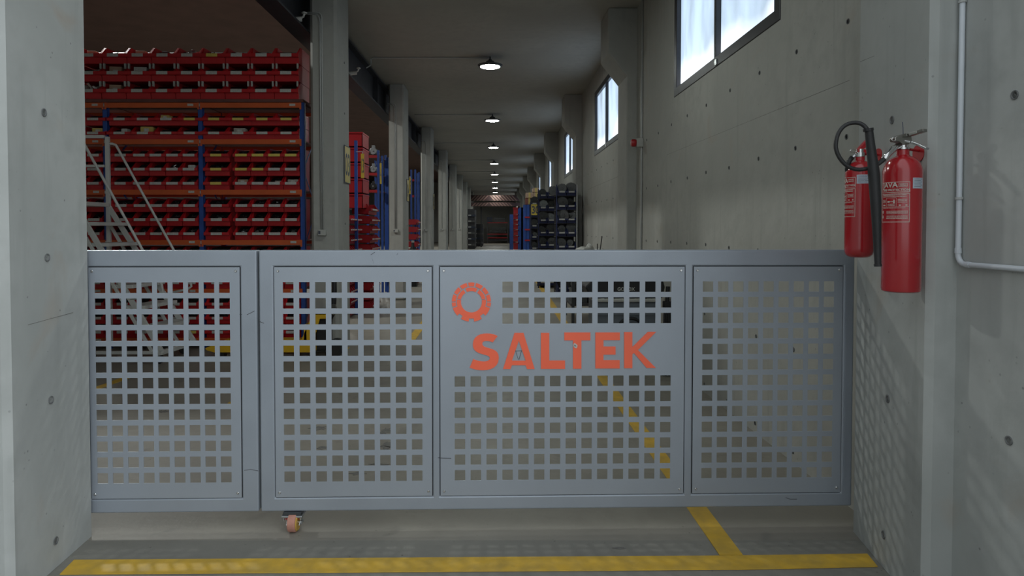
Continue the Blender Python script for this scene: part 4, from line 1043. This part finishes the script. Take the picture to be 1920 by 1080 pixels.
hang(712, 715.5, 306, 345, 12.2, '14', 'narrow yellow aisle sign at the end of the blue rack with motor housings', (rx1+.07, Y3+.01, 0))
hang(767, 770.5, 333, 364, 14.2, '15', 'narrow yellow aisle sign just right of the second left column', ((771.5-CX)/F*15.3, 15.29, 0))
hang(781.5, 784, 340, 368, 16.0, '16', 'narrow yellow aisle sign just left of the third left column', ((779-CX)/F*15.3, 15.99, 0))
# behind column two
Y4 = 14.4
r4 = end_rack((771.5-CX)/F*15.3, (779-CX)/F*15.3, 15.3, 16.0, z_(318, 15.3), 'blue rack above the red bins behind the second column', [z_(340, 15.3), z_(370, 15.3)])
MB().box((783-CX)/F*15.3-.015, (783-CX)/F*15.3+.015, 15.28, 15.32, 0, z_(325, 15.3)).build('upright', 'blue_post', r4)
o = MB(); p = floor_pt(774, 556); Yk = 14.3
o.lathe([(.07, 0), (.07, .55), (.035, .63), (.03, .70)], ((774-CX)/F*Yk, Yk, .28), 12)
k_ = tag(o.build('gas_bottle', 'black', smooth='auto'), 'small dark gas bottle standing before the red bins at the second column', 'bottle')
MB().box((774-CX)/F*Yk-.03, (774-CX)/F*Yk+.03, Yk-.02, Yk+.02, .98, 1.02).build('valve', 'tray', k_)
MB().box((774-CX)/F*Yk-.09, (774-CX)/F*Yk+.09, Yk-.09, Yk+.09, 0, .28).build('stand', 'black', k_)
# far shelf left of the corridor's end
for j, (xa, xb, Y, top) in enumerate((((877-CX)/F*40, (890-CX)/F*40, 40, 2.5), ((888-CX)/F*46, (905-CX)/F*46, 46, 1.6))):
    r = empty('shelving_rack', (xa, Y, 0), ['tall dark shelf stack at the far left end of the corridor', 'low dark shelf stack just right of the tall one, corridor end'][j], 'rack')
    MB().box(xa, xb, Y, Y+3, .02, top).build('carcass', 'farshelf', r)
    nlev = 6 if j == 0 else 4
    for i in range(nlev):
        z = .2+(top-.3)*i/nlev
        MB().box(xa-.02, xb+.05, Y-.08, Y, z, z+.12).build('shelf_box', 'navy' if i % 2 else 'far_goods', r)
        MB().box(xa+.04, xa+.22, Y-.085, Y-.08, z+.05, z+.11).build('tag', 'tag_white', r)

# ------------------------------------------------------------------ right side: blue bins with sprockets
def sprocket_mesh(r, th, teeth, m):
    mb = MB(); n = teeth*4; prof = []
    for k in range(n):
        rr = r*(1.0 if k % 4 in (0, 1) else .88); a = 2*PI*k/n; prof.append((rr*math.cos(a), rr*math.sin(a)))
    mb.prism(prof, 0, th, lambda a, b_, w: (a, w, b_))
    mb.lathe([(r*.36, -.012), (r*.36, 0)], (0, 0, 0), 16, 'y'); mb.lathe([(r*.16, -.016), (r*.2, -.012)], (0, 0, 0), 12, 'y')
    return mb.build('sprocket', m, loc=(0, 0, 0))
SPK = [sprocket_mesh(.115, .03, 22, 'gear'), sprocket_mesh(.09, .03, 18, 'gear'), sprocket_mesh(.135, .03, 26, 'gear'), sprocket_mesh(.12, .03, 20, 'gear_l')]
su = [False]*4
def sprocket(k, p, label, grp, tilt=0):
    if not su[k]: o = SPK[k]; su[k] = True
    else: o = SPK[k].copy(); COL.objects.link(o)
    sc_ = random.uniform(.72, 1.12); o.scale = (sc_, 1, sc_*random.uniform(.85, 1)); o.location = p; o.rotation_euler = (tilt, random.uniform(0, 1), random.uniform(-.5, .4)); return tag(o, label, 'sprocket', grp)
PR['blue'] = mk('blue', .168, .15, .34, 'blue_bin', .105)
STN = ['nearest', 'second', 'third']
def blue_stack(si, x0, Y, ncol, zs_, w=.178):
    r = empty('shelving_rack', (x0+w*ncol/2, Y, 0), 'dark rack behind the blue bins of the %s stack at the right wall' % STN[si], 'rack')
    for x in (x0-.012, x0+w*ncol+.012): MB().box(x-.01, x+.01, Y+.02, Y+.05, 0, zs_[-1]+.2).build('upright', 'silver' if si == 0 and x > x0 else 'blue_bin', r)
    MB().box(x0-.012, x0+w*ncol+.012, Y+.5, Y+.51, 0, zs_[-1]+.12).build('added_backing', 'farshelf', r)  # dark sheet added behind the bins to hide the pale wall
    for z in zs_:
        MB().box(x0-.012, x0+w*ncol+.012, Y+.05, Y+.5, z-.012, z-.002).build('shelf_board', 'farshelf', r)
        lvl = zs_.index(z)
        for c in range(ncol):
            put_bin('blue', PR['blue'], (x0+w*(c+.5), Y, z), 'dark blue bin, %s from left, %s from the floor, %s stack at the right wall' % (ORD[c], ORD[lvl], STN[si]), 'blue bins at the right wall')
            if lvl > 1 or (lvl+c) % 2:
                k = (lvl+c+si) % 4 if si else (lvl+c) % 3
                sprocket(k, (x0+w*(c+.5)+random.uniform(-.02, .02), Y+.045+.04*(c % 2), z+.14), 'toothed steel sprocket standing in the %s bin of level %s, %s stack' % (ORD[c], ['one', 'two', 'three', 'four', 'five', 'six', 'seven', 'eight', 'nine'][lvl], STN[si]), 'sprockets in the blue bins', random.uniform(-.45, .15))
zr = [at(1060, y+6, 12.0).z-.07 for y in (456, 430, 405, 380, 353.5)]
zr = [zr[0]-.26*3-.0, zr[0]-.52, zr[0]-.26]+zr
blue_stack(0, at(1045, 400, 11.95).x, 11.95, 2, zr)
blue_stack(1, at(1011, 400, 13.9).x, 13.9, 2, [.06+.27*i for i in range(8)])
blue_stack(2, at(996, 400, 17.2).x, 17.2, 2, [.1+.3*i for i in range(7)])
sprocket(3, at(1003, 381, 17.32), 'pale steel toothed sprocket above the yellow sign at the right racks', 'sprockets in the blue bins', -.1)
sprocket(2, at(1040, 352, 11.98)+Vector((0, .15, -.05)), 'large dark disc leaning at the top left of the nearest blue stack', 'sprockets in the blue bins', -.15)
# open goods filling the shelves
for si, (px, Y, w, lbl) in enumerate(((1062, 12.12, .34, 'nearest'), (1028, 14.1, .34, 'second'))):
    x = at(px, 400, Y).x
    for j in range(7):
        o = heap((x, Y+.05, (zr if si == 0 else [.06+.27*i for i in range(8)])[j]+.08), w, .10, ('gear', 'parts', 'far_goods')[j % 3], 'steel machine parts filling shelf %s of the %s blue stack' % (['one', 'two', 'three', 'four', 'five', 'six', 'seven'][j], lbl), 'machine parts', 34, 60+j+10*si, .028)
hang2 = MB()
a, c = at(996, 383, 16.8), at(1012, 403, 16.8)
o = tag(MB().box(a.x, c.x, 16.8, 16.806, c.z, a.z).build('aisle_sign', 'sign_yellow'), 'yellow aisle sign with black digits by the right racks', 'sign', 'yellow aisle signs on racks')
vs, fs = text_geo('30', 1, .03); mnx, mxx = min(v[0] for v in vs), max(v[0] for v in vs); mxy = max(v[1] for v in vs)
t = MB(); t.add([(a.x+(.08+.84*(p[0]-mnx)/(mxx-mnx))*(c.x-a.x), 16.799, c.z+(.15+.7*p[1]/mxy)*(a.z-c.z)) for p in vs], fs); t.build('digits', 'ink', o, fix=False)
MB().tube([(a.x+.05, 16.806, (a.z+c.z)/2), (a.x+.1, 17.25, (a.z+c.z)/2)], .01, 6).build('hook', 'silver', o)
# blue upright rack, boxes on top
Yb = 20.0
rbk = empty('shelving_rack', (at(990, 400, Yb).x, Yb, 0), 'tall blue rack under the cardboard boxes, right side of the corridor', 'rack')
for px in (984, 990, 996):
    MB().box(at(px, 400, Yb).x-.05, at(px, 400, Yb).x+.04, Yb, Yb+.1, 0, at(990, 384, Yb).z).build('upright', 'blue_post', rbk)
MB().box(at(984, 400, Yb).x, at(998, 400, Yb).x, Yb+.1, Yb+1.2, 0, at(990, 384, Yb).z).build('side_panel', 'blue_post', rbk)
for py in (409, 432, 452):
    MB().box(at(984, 400, Yb).x, at(998, 400, Yb).x, Yb-.03, Yb, at(990, py, Yb).z, at(990, py-3, Yb).z).build('beam', 'hook_red', rbk)
def big_carton(px0, px1, py0, py1, Y, m, label, d=.4):
    a, c = at(px0, py0, Y), at(px1, py1, Y)
    o = MB().box(a.x, c.x, Y, Y+d, c.z, a.z).build('cardboard_box', m, bevel=.01, seg=1); tag(o, label, 'box', 'cardboard boxes on the blue rack')
    MB().box((a.x+c.x)/2-.03, (a.x+c.x)/2+.03, Y-.003, Y+d, c.z+.01, a.z+.003).build('packing_tape', 'card_y', o)
big_carton(985, 1000, 371.5, 384, Yb, 'card_r', 'dark red-brown box at the bottom of the boxes on the blue rack')
big_carton(986, 1000, 361, 371, Yb, 'card', 'tan cardboard box on the dark red-brown box')
big_carton(1000.5, 1011, 361, 371, Yb, 'card', 'tan cardboard box beside the other tan box, under the topmost one')
big_carton(999, 1011, 352.5, 360.5, Yb, 'card', 'topmost tan cardboard box, near the far window')
MB_ = MB(); 
sh = MB().box(at(999, 400, Yb).x+.02, at(1011, 400, Yb).x, Yb+.0, Yb+.5, at(1000, 384, Yb).z, at(1000, 371.6, Yb).z).build('cardboard_box', 'card_r'); tag(sh, 'dark box half hidden behind the pale sprocket on the blue rack', 'box', 'cardboard boxes on the blue rack')
# red bin stack and blue posts farther back
Yc = 25.0
rf = empty('shelving_rack', (at(967, 400, Yc).x, Yc, 0), 'far blue rack holding the column of red boxes', 'rack')
for px, w in ((959, .07), (976, .10), (981, .08)):
    x = at(px, 400, Yc).x; MB().box(x-w, x+w, Yc, Yc+.15, 0, at(px, 402 if px < 965 else 389, Yc).z).build('upright', 'blue_post', rf)
for i, (a, c) in enumerate(((389, 401), (402, 411), (413, 420), (421, 430), (431, 441), (442, 453), (455, 468))):
    p, q = at(963, a, Yc), at(972.5, c, Yc)
    o = MB(); o.box(p.x, q.x, Yc+.02, Yc+.4, q.z, p.z-.01); o.box(p.x-.02, q.x+.02, Yc, Yc+.4, p.z-.04, p.z)
    o = tag(o.build('red_box', 'red_bin2'), 'red box in the far column of red boxes, %s from the top' % ORD[i], 'box', 'far red boxes')
# far pallet racks and girder at the corridor end
Yf = 56.0
pr_ = empty('pallet_rack', (at(933, 440, Yf).x, Yf, 0), 'dark rack with red shelves at the far end of the corridor', 'rack')
for px in (914, 952):
    MB().box(at(px, 440, Yf).x-.05, at(px, 440, Yf).x+.05, Yf, Yf+1, 0, at(px, 416, Yf).z).build('upright', 'farshelf', pr_)
for py in (417.5, 439, 446):
    MB().box(at(914, 440, Yf).x, at(952, 440, Yf).x, Yf-.03, Yf+1, at(930, py+.7, Yf).z, at(930, py-.7, Yf).z).build('shelf', 'hook_red', pr_)
for a, c, py0, py1, m, lb in ((922, 948, 427, 432, 'gear', 'long grey bundle on the middle shelf of the far rack'), (917, 949, 433, 437, 'far_goods', 'dark goods under the grey bundle in the far rack'),
                              (916, 950, 447, 452, 'farshelf', 'dark pallet load at the foot of the far rack'), (913, 923, 407, 416.5, 'navy', 'dark crate on top of the far rack'), (926, 948, 408, 416.5, 'gear', 'grey cabinet with a dark slot on top of the far rack')):
    p, q = at(a, py0, Yf), at(c, py1, Yf); o = MB().box(p.x, q.x, Yf+.1, Yf+.9, q.z, p.z).build('far_load', m, bevel=.02, seg=1); tag(o, lb, 'goods')
    MB().box(p.x+.08, q.x-.08, Yf+.09, Yf+.1, (p.z+q.z)/2-.04, (p.z+q.z)/2+.04).build('dark_slot', 'black', o)
Yg = 44.0
for (a, c, py0, py1, nm) in ((880, 974, 366, 377, 'upper'), (882, 966, 379.5, 387, 'lower')):
    p, q = at(a, py0, Yg), at(c, py1, Yg); o = MB().box(p.x, q.x, Yg, Yg+.25, q.z, p.z).build('crane_bridge', 'hz_dark')
    tag(o, '%s hazard-striped crane bridge beam across the far end of the corridor' % nm, 'crane beam', 'striped crane beams')
    hgt = p.z-q.z; mid = at(917, 370, Yg).x; pit = .212; z0, z1 = q.z+.015, p.z-.015
    MB().box(q.x, XR-.001, Yg+.05, Yg+.2, (z0+z1)/2-.1, (z0+z1)/2+.1).build('end_bracket', 'hz_dark', o)
    for sg in (1, -1):
        i = 0
        while True:
            xt_ = mid-sg*(i*pit+.02); xb_ = xt_-sg*(z1-z0)*.95; i += 1     # top and bottom points
            wd = -sg*.095
            poly = [(xb_, z0), (xb_+wd, z0), (xt_+wd, z1), (xt_, z1)]
            if min(v_[0] for v_ in poly) < p.x or max(v_[0] for v_ in poly) > q.x: break
            MB().prism(poly, Yg-.012, Yg, lambda a_, b_, w: (a_, w, b_)).build('hazard_stripe', 'hz_pale', o)
o = tag(MB().box(at(902, 400, 44.2).x-.04, at(902, 400, 44.2).x+.04, 44.27, 44.35, 0, at(902, 388, 44.2).z).build('hanging_cable', 'black'), 'dark vertical pole below the striped crane beams', 'pole')

# ------------------------------------------------------------------ gear standing behind the gate on the right
Yv = 5.75; A0, A1 = at(1118, 560, Yv), at(1230, 700, Yv)
ct = empty('tool_cart', ((A0.x+A1.x)/2, Yv+.2, 0), 'grey-blue box cart behind the gate carrying the black case', 'cart')
MB().box(A0.x, A1.x, Yv, Yv+.5, .06, A0.z-.03).build('body', 'cart', ct, bevel=.015)
MB().box(A0.x-.015, A1.x+.015, Yv-.015, Yv+.515, A0.z-.03, A0.z).build('lid', 'tray', ct, bevel=.006)
MB().box(A0.x-.002, A1.x+.002, Yv-.008, Yv, A0.z-.15, A0.z-.04).build('upper_band', 'cart', ct, bevel=.003)
for x in (A0.x+.06, A1.x-.06):
    for y in (Yv+.06, Yv+.44):
        w_ = MB(); w_.lathe([(.008, -.014), (.028, -.014), (.03, 0), (.028, .014), (.008, .014)], (x, y, .03), 14, 'y'); w_.build('wheel', 'black_rubber', ct, smooth='auto')
w_ = MB(); pm = at(1182, 612, Yv); w_.tube([pm+Vector((.10*math.cos(t), -.012, .075*math.sin(t))) for t in [PI*k/12 for k in range(13)]], .014, 8); w_.build('carry_handle', 'black', ct)
b0, b1 = at(1098, 518, Yv), at(1248, 556, Yv)
cs = empty('equipment_case', ((b0.x+b1.x)/2, Yv+.2, A0.z+.002), 'black soft equipment case with white lettering, lying on the cart', 'case')
zb_ = A0.z+.002; z_t = b0.z+.05
MB().prism([(b0.x+.05, zb_), (b1.x-.02, zb_), (b1.x, zb_+.10), (b1.x-.04, z_t), (b0.x+.14, z_t), (b0.x, zb_+.10)], Yv+.02, Yv+.40, lambda a, b_, w: (a, w, b_)).build('shell', 'black', cs, bevel=.012)
MB().tube([(b0.x+.3, Yv+.01, z_t-.01), (b0.x+.32, Yv-.0, z_t+.03), (b0.x+.45, Yv-.0, z_t+.03), (b0.x+.47, Yv+.01, z_t-.01)], .01, 8).build('carry_strap', 'black_rubber', cs)
vs, fs = text_geo('GODOX', 1, .03); mnx, mxx = min(v[0] for v in vs), max(v[0] for v in vs); mny, mxy = min(v[1] for v in vs), max(v[1] for v in vs)
p, q = at(1158.5, 539, Yv), at(1191.5, 545.8, Yv)
t = MB(); t.add([(p.x+(v_[0]-mnx)/(mxx-mnx)*(q.x-p.x), Yv+.0185, q.z+(v_[1]-mny)/(mxy-mny)*(p.z-q.z)) for v_ in vs], fs); t.build('lettering', 'tray', cs, fix=False)
# low workbench with machine parts further along the wall
Yw = 8.6
wb = empty('workbench', (1.2, Yw+.4, 0), 'dark workbench against the right wall under the white bags', 'table')
wz = at(1098, 470, Yw).z-.05
MB().box(1.00, 1.62, Yw, Yw+1.0, wz-.04, wz).build('tabletop', 'farshelf', wb, bevel=.004)
for x in (1.03, 1.59):
    for y in (Yw+.03, Yw+.95): MB().box(x-.02, x+.02, y-.02, y+.02, 0, wz-.04).build('leg', 'lamp_body', wb)
MB().box(1.0, 1.62, Yw+.02, Yw+.98, .25, .28).build('lower_shelf', 'farshelf', wb)
for i, (x, w, h_, m, lb) in enumerate(((1.13, .2, .30, 'gear', 'grey machine block left on the shelf under the workbench'), (1.38, .24, .42, 'lamp_body', 'dark motor block right on the shelf under the workbench'))):
    o = MB(); o.box(x-w/2, x+w/2, Yw+.1, Yw+.5, .281, .281+h_*.6); o.lathe([(w*.3, -.06), (w*.4, -.05), (w*.4, .3), (w*.2, .34)], (x, Yw+.2, .281+h_*.75), 18, 'y')
    o = tag(o.build('machine_block', m, smooth=False), lb, 'machine part')
    MB().lathe([(w*.1, -.08), (w*.14, -.06)], (x, Yw+.2, .281+h_*.75), 12, 'y').build('shaft', 'chrome', o)
def blob(name, p, r, m, label, cat, seed, sq=.6):
    me = bmesh.new(); bmesh.ops.create_icosphere(me, subdivisions=3, radius=1); rnd = random.Random(seed)
    from mathutils import noise as nz
    off = Vector((seed*3.1, 0, 0)); vs = []
    for v in me.verts:
        d = 1+.35*nz.noise(v.co*2.1+off); vs.append(Vector((v.co.x*r[0]*d, v.co.y*r[1]*d, max(-.5, v.co.z)*r[2]*d)))
    me.verts.ensure_lookup_table(); fs = [tuple(v.index for v in f_.verts) for f_ in me.faces]; me.free()
    mb = MB(); mb.add(vs, fs); lo = min(v.z for v in vs); o = mb.build(name, m, loc=(0, 0, 0), smooth=True); o.location = Vector(p)-Vector((0, 0, lo)); return tag(o, label, cat)
blob('plastic_bag', (1.19, Yw+.2, wz), (.12, .1, .06), 'white_stuff', 'crumpled white plastic bag at the left end of the workbench', 'bag', 2)
blob('plastic_bag', (1.29, Yw+.3, wz), (.055, .08, .085), 'white_stuff', 'knotted upright white bag in the middle of the workbench', 'bag', 5)
blob('plastic_bag', (1.43, Yw+.25, wz), (.10, .08, .045), 'white_stuff', 'flat white bag at the right end of the workbench', 'bag', 8)
for i, (pxa, pya, pxb, pyb, lb) in enumerate(((1124, 466, 1129, 443, 'tall thin black rod leaning at the right end of the workbench'), (1120, 466, 1120, 457, 'short thin black rod standing on the workbench'))):
    a = at(pxa, pya, Yw+.1); a.z = wz+.001; c = at(pxb, pyb, Yw+.1)
    tag(MB().tube([a, c], .007, 6).build('black_rod', 'black', loc=None), lb, 'rod')
# black folded stand beside the cart
sx_ = at(1250, 580, 5.6)
sd = empty('light_stand', (sx_.x, 5.6, 0), 'black folded light stand leaning between cart and right wall', 'stand')
MB().tube([(sx_.x-.02, 5.6, .02), (sx_.x+.01, 5.6, .79)], .018, 10).build('pole', 'black', sd)
for dx in (-.04, -.012, .02, .045): MB().tube([(sx_.x+dx, 5.57, .01), (sx_.x+dx*.5, 5.585, .58)], .011, 6).build('leg', 'black', sd)
MB().box(sx_.x-.03, sx_.x+.035, 5.57, 5.63, .60, .66).build('clamp_block', 'black', sd, bevel=.004)

# ------------------------------------------------------------------ unseen fill lights added to brighten the hall racks and far wall
for i, (x, y) in enumerate(((-5.4, 8.2), (-5.4, 16), (-5.4, 28), (-5.4, 42), (-.1, 52))):
    ld = bpy.data.lights.new('fill_light', 'AREA'); ld.shape = 'DISK'; ld.size = .4; ld.energy = HALL_W; ld.color = (.97, 1, .96)
    if i > 3: ld.energy = 50
    lo_ = bpy.data.objects.new('fill_light', ld); COL.objects.link(lo_); lo_.location = (x, y, 4.9 if i < 4 else 3.8)
